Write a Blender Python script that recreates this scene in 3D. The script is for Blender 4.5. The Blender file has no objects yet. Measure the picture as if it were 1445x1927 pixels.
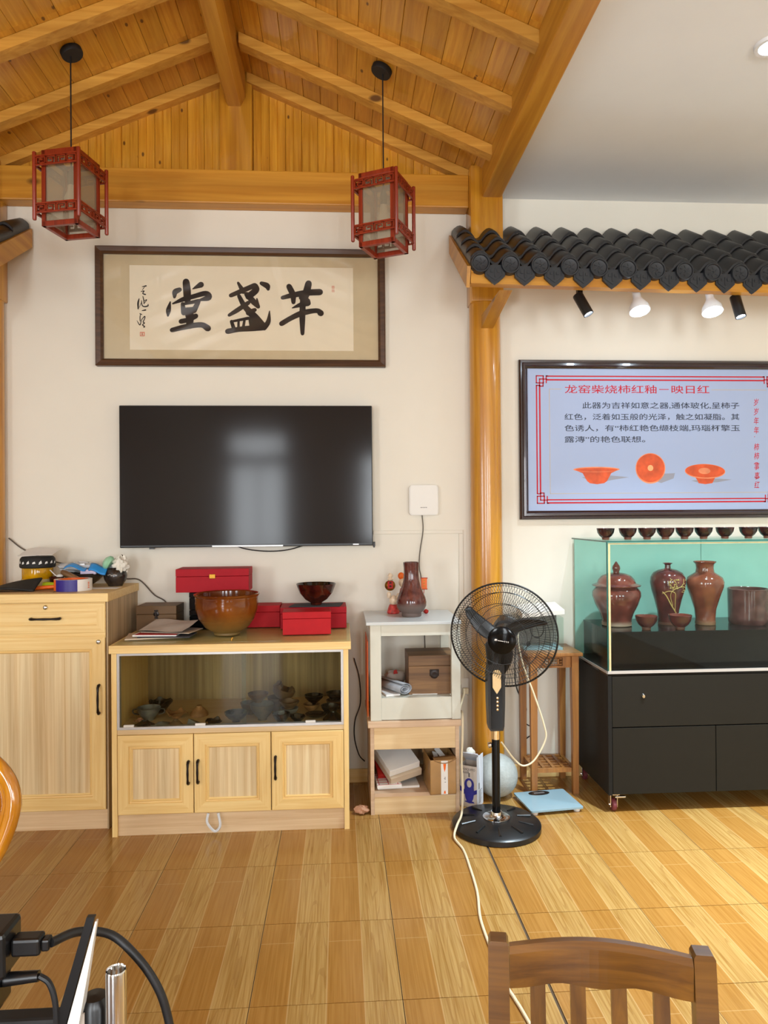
import bpy, bmesh, math, random
from mathutils import Vector, Matrix, Euler
R = math.radians
PI = math.pi
S = bpy.context.scene
C = S.collection
random.seed(7)

# ------------------------------------------------------------------ camera
cam_d = bpy.data.cameras.new('camera')
cam = bpy.data.objects.new('camera', cam_d); C.objects.link(cam)
cam_d.sensor_fit = 'VERTICAL'; cam_d.sensor_height = 36.0
cam_d.lens = 36.0 * 1345.0 / 1927.0
cam_d.clip_start = 0.02
CAMZ = 1.40
_yaw, _pit, _rol = R(3.54), R(-0.28), R(-0.455)
_cy, _sy, _cp, _sp, _cr, _sr = math.cos(_yaw), math.sin(_yaw), math.cos(_pit), math.sin(_pit), math.cos(_rol), math.sin(_rol)
_M = Matrix(((_cr, -_sr, 0), (_sr, _cr, 0), (0, 0, 1))) @ Matrix(((1, 0, 0), (0, _cp, -_sp), (0, _sp, _cp))) \
     @ Matrix(((1, 0, 0), (0, 0, -1), (0, 1, 0))) @ Matrix(((_cy, -_sy, 0), (_sy, _cy, 0), (0, 0, 1)))
_right, _down, _fwd = _M[0], _M[1], _M[2]
cam.matrix_world = Matrix(((_right[0], -_down[0], -_fwd[0], 0), (_right[1], -_down[1], -_fwd[1], 0),
                           (_right[2], -_down[2], -_fwd[2], CAMZ), (0, 0, 0, 1)))
S.camera = cam

# ------------------------------------------------------------------ world, exposure, daylight
w = bpy.data.worlds.new('world'); S.world = w; w.use_nodes = True
w.node_tree.nodes['Background'].inputs[0].default_value = (0.75, 0.85, 1.0, 1)
w.node_tree.nodes['Background'].inputs[1].default_value = 1.0
S.view_settings.view_transform = 'Standard'
S.view_settings.look = 'None'
S.view_settings.exposure = 0.1
S.view_settings.gamma = 1.0
S.view_settings.use_curve_mapping = False
S.cycles.transparent_max_bounces = 24

def area_light(name, loc, rot, sx, sy, energy, col, shape='RECTANGLE', spread=None):
    d = bpy.data.lights.new(name, 'AREA'); d.shape = shape; d.size = sx; d.size_y = sy
    d.energy = energy; d.color = col
    if spread: d.spread = spread
    o = bpy.data.objects.new(name, d); o.location = loc; o.rotation_euler = rot; C.objects.link(o)
    return o
# daylight through the door, the transom and the windows of the wall behind the camera (facing +Y), plus an unseen light at the left wall
DAY = (0.90, 0.96, 1.0)
area_light('door_daylight', (-1.2, -3.30, 1.15), (R(90), 0, 0), 0.85, 2.0, 100, DAY)
area_light('transom_daylight', (-1.2, -3.30, 2.48), (R(90), 0, 0), 0.85, 0.28, 18, DAY)
area_light('window_daylight', (0.75, -3.30, 1.65), (R(90), 0, 0), 0.8, 1.3, 80, DAY)
area_light('left_wall_light', (-3.15, -1.2, 1.5), (R(90), 0, R(-90)), 1.4, 1.3, 92, DAY)  # unseen area light before the left wall, which has no window opening
area_light('right_window_daylight', (2.45, -3.30, 1.65), (R(90), 0, 0), 0.8, 1.3, 70, DAY)

# ------------------------------------------------------------------ materials
def new_mat(name):
    m = bpy.data.materials.new(name); m.use_nodes = True
    n = m.node_tree.nodes; return m, n, m.node_tree.links, n['Principled BSDF']
def srgb(r, g, b):
    f = lambda c: (c / 255 / 12.92) if c / 255 <= 0.04045 else ((c / 255 + 0.055) / 1.055) ** 2.4
    return (f(r), f(g), f(b), 1)
def plain(name, rgb, rough=0.5, metal=0.0, spec=0.5, var=0.0, vscale=8.0, coat=0.0, bump=0.0, bscale=60.0):
    m, n, l, p = new_mat(name)
    c = srgb(*rgb)
    p.inputs['Base Color'].default_value = c; p.inputs['Roughness'].default_value = rough
    p.inputs['Metallic'].default_value = metal; p.inputs['Specular IOR Level'].default_value = spec
    p.inputs['Coat Weight'].default_value = coat
    tc = n.new('ShaderNodeTexCoord')
    if var > 0:
        no = n.new('ShaderNodeTexNoise'); no.inputs['Scale'].default_value = vscale; no.inputs['Detail'].default_value = 4
        l.new(tc.outputs['Object'], no.inputs['Vector'])
        rp = n.new('ShaderNodeValToRGB')
        rp.color_ramp.elements[0].position = 0.3; rp.color_ramp.elements[1].position = 0.72
        rp.color_ramp.elements[0].color = tuple(x * (1 - var) for x in c[:3]) + (1,)
        rp.color_ramp.elements[1].color = tuple(min(1, x * (1 + var)) for x in c[:3]) + (1,)
        l.new(no.outputs['Fac'], rp.inputs['Fac']); l.new(rp.outputs['Color'], p.inputs['Base Color'])
    if bump > 0:
        nb = n.new('ShaderNodeTexNoise'); nb.inputs['Scale'].default_value = bscale; nb.inputs['Detail'].default_value = 3
        l.new(tc.outputs['Object'], nb.inputs['Vector'])
        bp = n.new('ShaderNodeBump'); bp.inputs['Strength'].default_value = bump; bp.inputs['Distance'].default_value = 0.003
        l.new(nb.outputs['Fac'], bp.inputs['Height']); l.new(bp.outputs['Normal'], p.inputs['Normal'])
    return m
def wood(name, dark, light, axis='Z', fine=60.0, stretch=0.06, rough=0.35, knots=0.0, coat=0.0, rnd=0.25, broad=0.0, knotc=(70, 34, 10)):
    """grain runs along `axis` of the object's own coordinates; each object gets its own offset and tint"""
    m, n, l, p = new_mat(name)
    tc = n.new('ShaderNodeTexCoord'); oi = n.new('ShaderNodeObjectInfo')
    off = n.new('ShaderNodeVectorMath'); off.operation = 'ADD'
    mul = n.new('ShaderNodeMath'); mul.operation = 'MULTIPLY'; mul.inputs[1].default_value = 37.0
    l.new(oi.outputs['Random'], mul.inputs[0])
    l.new(tc.outputs['Object'], off.inputs[0]); l.new(mul.outputs[0], off.inputs[1])
    mp = n.new('ShaderNodeMapping'); sc = [fine, fine, fine]; sc['XYZ'.index(axis)] = fine * stretch
    mp.inputs['Scale'].default_value = sc
    l.new(off.outputs[0], mp.inputs['Vector'])
    no = n.new('ShaderNodeTexNoise'); no.inputs['Scale'].default_value = 1.0; no.inputs['Detail'].default_value = 5; no.inputs['Roughness'].default_value = 0.6
    no.inputs['Distortion'].default_value = 0.6
    l.new(mp.outputs[0], no.inputs['Vector'])
    rp = n.new('ShaderNodeValToRGB')
    rp.color_ramp.elements[0].position = 0.32; rp.color_ramp.elements[1].position = 0.68
    rp.color_ramp.elements[0].color = srgb(*dark); rp.color_ramp.elements[1].color = srgb(*light)
    l.new(no.outputs['Fac'], rp.inputs['Fac'])
    col = rp.outputs['Color']
    if broad > 0:
        mb = n.new('ShaderNodeMapping'); sb = [broad] * 3; sb['XYZ'.index(axis)] = broad * 0.05
        mb.inputs['Scale'].default_value = sb; l.new(off.outputs[0], mb.inputs['Vector'])
        nb = n.new('ShaderNodeTexNoise'); nb.inputs['Scale'].default_value = 1.0; nb.inputs['Detail'].default_value = 1
        l.new(mb.outputs[0], nb.inputs['Vector'])
        hv = n.new('ShaderNodeHueSaturation'); l.new(col, hv.inputs['Color'])
        mr = n.new('ShaderNodeMapRange'); mr.inputs[1].default_value = 0.35; mr.inputs[2].default_value = 0.65
        mr.inputs[3].default_value = 0.88; mr.inputs[4].default_value = 1.08
        l.new(nb.outputs['Fac'], mr.inputs[0]); l.new(mr.outputs[0], hv.inputs['Value']); col = hv.outputs['Color']
    if rnd > 0:
        hv = n.new('ShaderNodeHueSaturation'); l.new(col, hv.inputs['Color'])
        mr = n.new('ShaderNodeMapRange'); mr.inputs[3].default_value = 1 - rnd; mr.inputs[4].default_value = 1 + rnd * 0.6
        l.new(oi.outputs['Random'], mr.inputs[0]); l.new(mr.outputs[0], hv.inputs['Value']); col = hv.outputs['Color']
    if knots > 0:
        mk = n.new('ShaderNodeMapping'); sk = [knots] * 3; sk['XYZ'.index(axis)] = knots * 0.55
        mk.inputs['Scale'].default_value = sk; l.new(off.outputs[0], mk.inputs['Vector'])
        vo = n.new('ShaderNodeTexVoronoi'); vo.inputs['Scale'].default_value = 1.0
        l.new(mk.outputs[0], vo.inputs['Vector'])
        kr = n.new('ShaderNodeMapRange'); kr.inputs[1].default_value = 0.06; kr.inputs[2].default_value = 0.10
        kr.inputs[3].default_value = 0.85; kr.inputs[4].default_value = 0.0
        l.new(vo.outputs['Distance'], kr.inputs[0])
        mx = n.new('ShaderNodeMixRGB'); mx.inputs[2].default_value = srgb(*knotc)
        l.new(kr.outputs[0], mx.inputs[0]); l.new(col, mx.inputs[1]); col = mx.outputs[0]
    l.new(col, p.inputs['Base Color'])
    p.inputs['Roughness'].default_value = rough; p.inputs['Coat Weight'].default_value = coat; p.inputs['Coat Roughness'].default_value = 0.12
    bp = n.new('ShaderNodeBump'); bp.inputs['Strength'].default_value = 0.12; bp.inputs['Distance'].default_value = 0.002
    l.new(no.outputs['Fac'], bp.inputs['Height']); l.new(bp.outputs['Normal'], p.inputs['Normal'])
    return m
def glaze(name, c1, c2, rough=0.12, scale=14.0, zfade=None, spec=0.6):
    """ceramic glaze: two colours in clouds; zfade=(z0, z1, rgb): bare clay below z0"""
    m, n, l, p = new_mat(name)
    tc = n.new('ShaderNodeTexCoord')
    no = n.new('ShaderNodeTexNoise'); no.inputs['Scale'].default_value = scale; no.inputs['Detail'].default_value = 5
    l.new(tc.outputs['Object'], no.inputs['Vector'])
    rp = n.new('ShaderNodeValToRGB'); rp.color_ramp.elements[0].position = 0.35; rp.color_ramp.elements[1].position = 0.68
    rp.color_ramp.elements[0].color = srgb(*c1); rp.color_ramp.elements[1].color = srgb(*c2)
    l.new(no.outputs['Fac'], rp.inputs['Fac']); col = rp.outputs['Color']
    p.inputs['Roughness'].default_value = rough; p.inputs['Specular IOR Level'].default_value = spec
    if zfade:
        sx = n.new('ShaderNodeSeparateXYZ'); l.new(tc.outputs['Object'], sx.inputs[0])
        mr = n.new('ShaderNodeMapRange'); mr.inputs[1].default_value = zfade[0]; mr.inputs[2].default_value = zfade[1]
        l.new(sx.outputs['Z'], mr.inputs[0])
        mx = n.new('ShaderNodeMixRGB'); mx.inputs[1].default_value = srgb(*zfade[2])
        l.new(mr.outputs[0], mx.inputs[0]); l.new(col, mx.inputs[2]); col = mx.outputs[0]
        rr = n.new('ShaderNodeMapRange'); rr.inputs[3].default_value = 0.55; rr.inputs[4].default_value = rough
        l.new(mr.outputs[0], rr.inputs[0]); l.new(rr.outputs[0], p.inputs['Roughness'])
    l.new(col, p.inputs['Base Color'])
    return m
def glass(name, tint=(0.93, 0.985, 0.96), refl=1.0, rough=0.02):
    m, n, l, p = new_mat(name); n.remove(p)
    t = n.new('ShaderNodeBsdfTransparent'); t.inputs[0].default_value = tint + (1,)
    g = n.new('ShaderNodeBsdfGlossy'); g.inputs['Roughness'].default_value = rough
    lw_ = n.new('ShaderNodeLayerWeight'); lw_.inputs[0].default_value = 0.5      # facing: the same from both sides of the pane
    pw_ = n.new('ShaderNodeMath'); pw_.operation = 'POWER'; pw_.inputs[1].default_value = 5.0; l.new(lw_.outputs['Facing'], pw_.inputs[0])
    ml = n.new('ShaderNodeMath'); ml.operation = 'MULTIPLY_ADD'; ml.inputs[1].default_value = 0.6 * refl; ml.inputs[2].default_value = 0.03 * refl
    l.new(pw_.outputs[0], ml.inputs[0])
    mx = n.new('ShaderNodeMixShader'); l.new(ml.outputs[0], mx.inputs[0]); l.new(t.outputs[0], mx.inputs[1]); l.new(g.outputs[0], mx.inputs[2])
    l.new(mx.outputs[0], n['Material Output'].inputs[0])
    return m
def film(name, rgb, alpha, rough=0.25):
    m, n, l, p = new_mat(name)
    p.inputs['Base Color'].default_value = srgb(*rgb); p.inputs['Alpha'].default_value = alpha; p.inputs['Roughness'].default_value = rough
    return m
def emit(name, rgb, strength):
    m, n, l, p = new_mat(name)
    p.inputs['Base Color'].default_value = srgb(*rgb); p.inputs['Emission Color'].default_value = srgb(*rgb); p.inputs['Emission Strength'].default_value = strength
    return m
def floor_mat():
    m, n, l, p = new_mat('wood print floor tile')
    tc = n.new('ShaderNodeTexCoord'); oi = n.new('ShaderNodeObjectInfo')
    sx = n.new('ShaderNodeSeparateXYZ'); l.new(tc.outputs['Object'], sx.inputs[0])
    def math_(op, a, b=None, c=None):
        q = n.new('ShaderNodeMath'); q.operation = op
        for i, v in enumerate((a, b, c)):
            if v is None: continue
            if isinstance(v, (int, float)): q.inputs[i].default_value = v
            else: l.new(v, q.inputs[i])
        return q.outputs[0]
    st = math_('DIVIDE', sx.outputs['X'], 0.11)
    fl = math_('FLOOR', st); fr = math_('FRACT', st)
    par = math_('MODULO', fl, 2.0)                                  # 0 dark strip, 1 light strip
    seedv = math_('ADD', math_('MULTIPLY', fl, 3.7), math_('MULTIPLY', math_('FLOOR', math_('MULTIPLY', oi.outputs['Random'], 3.99)), 11.3))
    cb = n.new('ShaderNodeCombineXYZ'); l.new(math_('MULTIPLY', sx.outputs['X'], 150.0), cb.inputs[0]); l.new(math_('MULTIPLY', sx.outputs['Y'], 4.0), cb.inputs[1]); l.new(seedv, cb.inputs[2])
    no = n.new('ShaderNodeTexNoise'); no.inputs['Scale'].default_value = 1.0; no.inputs['Detail'].default_value = 4; no.inputs['Distortion'].default_value = 0.4
    l.new(cb.outputs[0], no.inputs['Vector'])
    d = n.new('ShaderNodeValToRGB'); d.color_ramp.elements[0].position = 0.3; d.color_ramp.elements[1].position = 0.7
    d.color_ramp.elements[0].color = srgb(148, 101, 42); d.color_ramp.elements[1].color = srgb(166, 119, 58)
    g = n.new('ShaderNodeValToRGB'); g.color_ramp.elements[0].position = 0.3; g.color_ramp.elements[1].position = 0.66
    g.color_ramp.elements[0].color = srgb(150, 109, 52); g.color_ramp.elements[1].color = srgb(177, 140, 82)
    l.new(no.outputs['Fac'], d.inputs['Fac']); l.new(no.outputs['Fac'], g.inputs['Fac'])
    mx = n.new('ShaderNodeMixRGB'); l.new(par, mx.inputs[0]); l.new(d.outputs[0], mx.inputs[1]); l.new(g.outputs[0], mx.inputs[2])
    # cathedral figure in the light strips
    cw = n.new('ShaderNodeCombineXYZ'); l.new(math_('MULTIPLY', math_('SUBTRACT', fr, 0.5), 1.6), cw.inputs[0]); l.new(math_('MULTIPLY', sx.outputs['Y'], 0.7), cw.inputs[1]); l.new(seedv, cw.inputs[2])
    wv = n.new('ShaderNodeTexNoise'); wv.inputs['Scale'].default_value = 1.7; wv.inputs['Detail'].default_value = 0.5
    l.new(cw.outputs[0], wv.inputs['Vector'])
    ring = math_('FRACT', math_('MULTIPLY', wv.outputs['Fac'], 11.0))
    rl = math_('MULTIPLY', math_('LESS_THAN', ring, 0.16), math_('MULTIPLY', par, 0.30))
    m2 = n.new('ShaderNodeMixRGB'); m2.inputs[2].default_value = srgb(130, 84, 36)
    l.new(rl, m2.inputs[0]); l.new(mx.outputs[0], m2.inputs[1])
    # printed pale seams between strips, and one cross seam in each dark strip
    seam = math_('MAXIMUM', math_('LESS_THAN', fr, 0.022), math_('GREATER_THAN', fr, 0.985))
    cross = math_('MULTIPLY', math_('LESS_THAN', math_('ABSOLUTE', math_('SUBTRACT', sx.outputs['Y'], 0.30)), 0.0012), math_('SUBTRACT', 1.0, par))
    m3 = n.new('ShaderNodeMixRGB'); m3.inputs[2].default_value = srgb(188, 152, 100)
    l.new(math_('MULTIPLY', math_('MAXIMUM', seam, cross), 0.6), m3.inputs[0]); l.new(m2.outputs[0], m3.inputs[1])
    l.new(m3.outputs[0], p.inputs['Base Color'])
    p.inputs['Roughness'].default_value = 0.2; p.inputs['Specular IOR Level'].default_value = 0.5
    return m
M = {}
M['wall'] = plain('white wall paint', (228, 222, 208), 0.75, var=0.025, vscale=2.0, bump=0.03)
M['ceil'] = plain('white ceiling paint', (230, 231, 232), 0.8, var=0.02, vscale=3.0)
M['floor'] = floor_mat()
M['grout'] = plain('dark grout', (84, 66, 46), 0.9)
M['plank_y'] = wood('pine plank', (188, 124, 30), (216, 158, 54), 'Y', 55, 0.05, 0.3, knots=12.0, rnd=0.10, coat=0.3, broad=10)
M['plank_z'] = wood('pine gable board', (186, 120, 26), (214, 154, 48), 'Z', 55, 0.05, 0.3, knots=13.0, rnd=0.10, coat=0.35, broad=10)
M['beam_x'] = wood('varnished beam', (184, 120, 30), (210, 150, 52), 'X', 30, 0.04, 0.38, knots=3.6, rnd=0.06, broad=9)
M['beam_y'] = wood('varnished purlin', (176, 116, 30), (204, 148, 52), 'Y', 30, 0.04, 0.4, knots=3.6, rnd=0.06, broad=9)
M['beam_z'] = wood('varnished column', (172, 108, 20), (212, 152, 44), 'Z', 26, 0.04, 0.3, knots=3.0, rnd=0.06, coat=0.5, broad=12)
M['rafter'] = wood('rafter pine', (184, 126, 42), (212, 158, 68), 'X', 40, 0.05, 0.45, knots=4.5, rnd=0.12, broad=9)
M['cab'] = wood('light oak laminate', (230, 190, 118), (244, 214, 148), 'X', 70, 0.03, 0.42, rnd=0.03)
M['cab_z'] = wood('light oak laminate upright', (230, 190, 118), (244, 214, 148), 'Z', 70, 0.03, 0.42, rnd=0.03)
M['panel'] = wood('striped oak panel', (206, 172, 120), (240, 220, 176), 'Z', 45, 0.02, 0.5, rnd=0.02, broad=16)
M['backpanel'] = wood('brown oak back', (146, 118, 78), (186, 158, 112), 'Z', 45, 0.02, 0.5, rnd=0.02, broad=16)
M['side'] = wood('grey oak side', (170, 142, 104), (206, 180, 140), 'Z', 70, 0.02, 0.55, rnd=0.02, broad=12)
M['plinth'] = wood('pale plinth', (206, 172, 128), (226, 198, 158), 'X', 60, 0.03, 0.55, rnd=0.02)
M['pinkwood'] = wood('pinkish laminate', (196, 164, 134), (214, 186, 156), 'X', 60, 0.03, 0.55, rnd=0.03)
M['maple'] = wood('pale maple board', (212, 180, 132), (228, 202, 158), 'X', 50, 0.03, 0.5, rnd=0.03)
M['cream'] = plain('cream painted wood', (206, 205, 192), 0.45, var=0.03, vscale=6)
M['whitetop'] = plain('white laminate', (200, 204, 204), 0.3, var=0.02)
M['walnut'] = wood('dark walnut', (84, 56, 32), (132, 96, 58), 'X', 30, 0.05, 0.45, rnd=0.05, broad=14)
M['redwood'] = wood('red lacquered wood', (118, 34, 12), (154, 52, 22), 'Z', 50, 0.05, 0.35, rnd=0.1, coat=0.1)
M['chairwood'] = wood('worn brown varnish', (84, 50, 10), (128, 84, 24), 'X', 40, 0.04, 0.28, rnd=0.08, coat=0.4, broad=8)
M['honeywood'] = wood('honey lacquer', (176, 108, 8), (206, 138, 24), 'Z', 20, 0.05, 0.12, rnd=0.03, coat=0.8)
M['standwood'] = wood('brown stand wood', (132, 82, 36), (172, 116, 58), 'Z', 50, 0.04, 0.35, rnd=0.06)
M['frame'] = wood('dark brown frame', (58, 36, 20), (88, 58, 34), 'X', 60, 0.04, 0.4, rnd=0.05)
M['mahog'] = plain('dark mahogany lacquer', (44, 26, 26), 0.18, var=0.1, coat=0.5)
M['mount'] = plain('silk mount', (206, 188, 152), 0.7, var=0.03, vscale=20)
M['paper'] = plain('rice paper', (238, 226, 200), 0.85, var=0.02, vscale=10)
M['ink'] = plain('black ink', (36, 30, 26), 0.8)
M['seal'] = plain('vermilion seal', (214, 104, 78), 0.8)
M['poster'] = plain('poster print', (164, 180, 214), 0.45)
M['pred'] = plain('poster red', (196, 34, 48), 0.6, 0, 0.2)
M['pink'] = plain('poster dark text', (38, 46, 66), 0.5)
M['pgold'] = plain('poster fine line', (196, 178, 150), 0.5)
M['pshadow'] = plain('printed grey', (150, 152, 166), 0.5)
M['porange'] = plain('printed orange bowl', (216, 84, 34), 0.5, var=0.25, vscale=18)
M['porange2'] = plain('printed pale orange', (234, 140, 96), 0.5, var=0.2, vscale=20)
M['pglow'] = plain('printed light spot', (246, 178, 120), 0.5)
M['tvscreen'] = plain('tv screen', (36, 32, 31), 0.11, spec=0.2)
M['tvblack'] = plain('black tv plastic', (18, 18, 19), 0.35)
M['black'] = plain('black plastic', (20, 20, 21), 0.32)
M['blackgloss'] = plain('glossy black', (10, 11, 13), 0.12, 0, 0.25)
M['blackmat'] = plain('matt black', (24, 22, 20), 0.7, var=0.1)
M['blackcab'] = plain('black brown board', (28, 26, 21), 0.5, 0, 0.22, var=0.05, vscale=20)
M['blackside'] = plain('black board side', (20, 21, 21), 0.5, 0, 0.25)
M['handle'] = plain('bronze black handle', (32, 22, 18), 0.3, metal=0.5)
M['chrome'] = plain('chrome', (214, 214, 214), 0.12, metal=1.0)
M['brass'] = plain('champagne metal', (226, 202, 158), 0.25, metal=0.9)
M['gold'] = plain('gold clasp', (156, 112, 44), 0.35, metal=1.0)
M['alu'] = plain('grey aluminium', (196, 194, 192), 0.35, metal=0.5)
M['redbox'] = plain('red box paper', (168, 10, 28), 0.6, 0, 0.25, var=0.05, vscale=30)
M['redbox2'] = plain('bright red box paper', (184, 18, 28), 0.6, 0, 0.25, var=0.05, vscale=30)
M['greybox'] = plain('khaki box', (102, 72, 34), 0.55, var=0.06)
M['cloth'] = plain('dark grey cloth', (66, 66, 70), 0.9, bump=0.3, bscale=300)
M['bigbowl'] = glaze('amber glaze', (92, 38, 10), (142, 80, 22), 0.1, 6, (0.015, 0.11, (118, 92, 44)))
M['tenmoku'] = glaze('tenmoku glaze', (40, 14, 10), (84, 30, 16), 0.08, 30)
M['tenmoku_in'] = glaze('black glaze inside', (14, 12, 12), (40, 26, 18), 0.06, 25)
M['vase'] = glaze('oxblood glaze', (72, 32, 28), (104, 54, 46), 0.1, 40, (0.05, 0.075, (104, 86, 78)))
M['ox1'] = glaze('red brown glaze', (82, 34, 28), (120, 58, 48), 0.1, 16, (0.006, 0.03, (150, 122, 100)))
M['ox2'] = glaze('plum glaze', (62, 24, 26), (104, 46, 44), 0.1, 14, (0.004, 0.02, (110, 70, 50)))
M['ox3'] = glaze('rust glaze', (92, 42, 28), (132, 70, 48), 0.1, 12, (0.006, 0.03, (140, 104, 74)))
M['ox4'] = glaze('brown glaze', (64, 36, 34), (96, 62, 58), 0.12, 20)
M['cupg'] = glaze('black red glaze', (24, 23, 26), (78, 40, 36), 0.1, 22, (0.004, 0.016, (120, 74, 54)))
M['golddecor'] = plain('gilt twig', (176, 150, 84), 0.4)
M['clay1'] = glaze('old brown clay', (84, 60, 40), (124, 96, 66), 0.5, 25)
M['clay2'] = glaze('old dark glaze', (28, 24, 22), (62, 48, 38), 0.25, 25)
M['clay3'] = glaze('old grey glaze', (96, 96, 98), (140, 138, 134), 0.4, 25)
M['clay4'] = glaze('old ochre clay', (136, 92, 52), (178, 130, 84), 0.6, 25)
M['clay5'] = glaze('old grey brown', (72, 64, 56), (108, 96, 82), 0.45, 25)
M['claypink'] = glaze('pink clay', (176, 124, 96), (196, 148, 118), 0.7, 25)
M['jarblack'] = glaze('black brown jar', (30, 26, 24), (60, 50, 44), 0.2, 20)
M['honey'] = plain('amber honey', (196, 142, 8), 0.1, var=0.3, vscale=25)
M['cork'] = plain('pale label', (200, 184, 136), 0.7, var=0.1, vscale=40)
M['white'] = plain('white plastic', (226, 222, 214), 0.4)
M['whitepaper'] = plain('white paper', (232, 230, 226), 0.8, var=0.03)
M['greypaper'] = plain('grey paper', (184, 172, 160), 0.85, var=0.08, vscale=20)
M['beigepaper'] = plain('beige paper', (206, 188, 164), 0.85, var=0.06)
M['redpaper'] = plain('red paper', (170, 24, 10), 0.7)
M['pinkpaper'] = plain('pale pink print', (236, 208, 204), 0.8)
M['card'] = plain('brown cardboard', (150, 112, 66), 0.7, var=0.1, vscale=8)
M['tape'] = plain('glossy packing tape', (168, 128, 78), 0.2, var=0.15, vscale=12)
M['orange'] = plain('orange plastic', (240, 106, 14), 0.45)
M['lime'] = plain('lime plastic', (176, 200, 20), 0.4)
M['navy'] = plain('blue violet print', (46, 30, 128), 0.4)
M['tapebody'] = plain('white tape core', (234, 230, 224), 0.5)
M['mint'] = plain('mint porcelain', (150, 204, 168), 0.25)
M['tissue'] = plain('white tissue', (232, 228, 216), 0.9, bump=0.5, bscale=60)
M['bagclear'] = film('clear plastic bag', (226, 230, 234), 0.72, 0.2)
M['bagblue'] = plain('blue print bag', (40, 140, 214), 0.35)
M['lilac'] = plain('lilac box', (196, 184, 210), 0.5)
M['cable_k'] = plain('black cable', (22, 22, 24), 0.45)
M['cable_g'] = plain('grey cable', (96, 88, 78), 0.6)
M['cable_w'] = plain('cream cable', (224, 210, 178), 0.45)
M['bluebag'] = plain('grey blue wrapping', (150, 154, 160), 0.6, var=0.1, vscale=30)
M['device'] = plain('printed blue gadget', (40, 40, 130), 0.4, var=0.15, vscale=30)
M['boxgrey'] = plain('grey carton print', (196, 186, 176), 0.6)
M['boxwhite'] = plain('white blue carton', (222, 228, 240), 0.5)
M['texgrey'] = plain('grey print', (104, 98, 96), 0.7)
M['ball'] = plain('white crackle ball', (164, 168, 164), 0.5, var=0.1, vscale=60, bump=0.4, bscale=140)
M['scaleglass'] = plain('pale blue scale top', (138, 164, 174), 0.12, var=0.02)
M['wheel'] = plain('maroon wheel', (110, 44, 52), 0.4)
M['tile'] = plain('slate black roof tile', (24, 25, 28), 0.38, var=0.12, vscale=9)
M['tile_edge'] = plain('slate tile end', (32, 35, 40), 0.4, var=0.1, vscale=30)
M['glass'] = glass('clear glass', (0.945, 0.985, 0.97), 0.5)
M['cabglass'] = glass('smoked sliding glass', (0.82, 0.83, 0.76), 0.26)
M['pictureglass'] = glass('picture glass', (0.97, 0.97, 0.97), 0.8, 0.03)
M['aqua'] = plain('aqua backing sheet', (136, 184, 170), 0.25, var=0.04)
M['glassedge'] = plain('green glass edge', (30, 92, 84), 0.15)
M['frost'] = film('frosted lantern pane', (176, 162, 136), 0.38, 0.5)
M['bulb'] = plain('unlit bulb', (232, 214, 176), 0.4)
M['socket'] = plain('grey socket', (84, 80, 70), 0.5)
M['led'] = emit('cool led', (225, 240, 255), 14.0)
M['led2'] = emit('ceiling led', (205, 240, 255), 10.0)
M['lampwhite'] = plain('white lamp housing', (224, 224, 226), 0.4)
M['tankback'] = plain('grey tank backing', (122, 118, 112), 0.6)
M['stone'] = plain('dark blotch tile', (150, 96, 48), 0.4)

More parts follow.
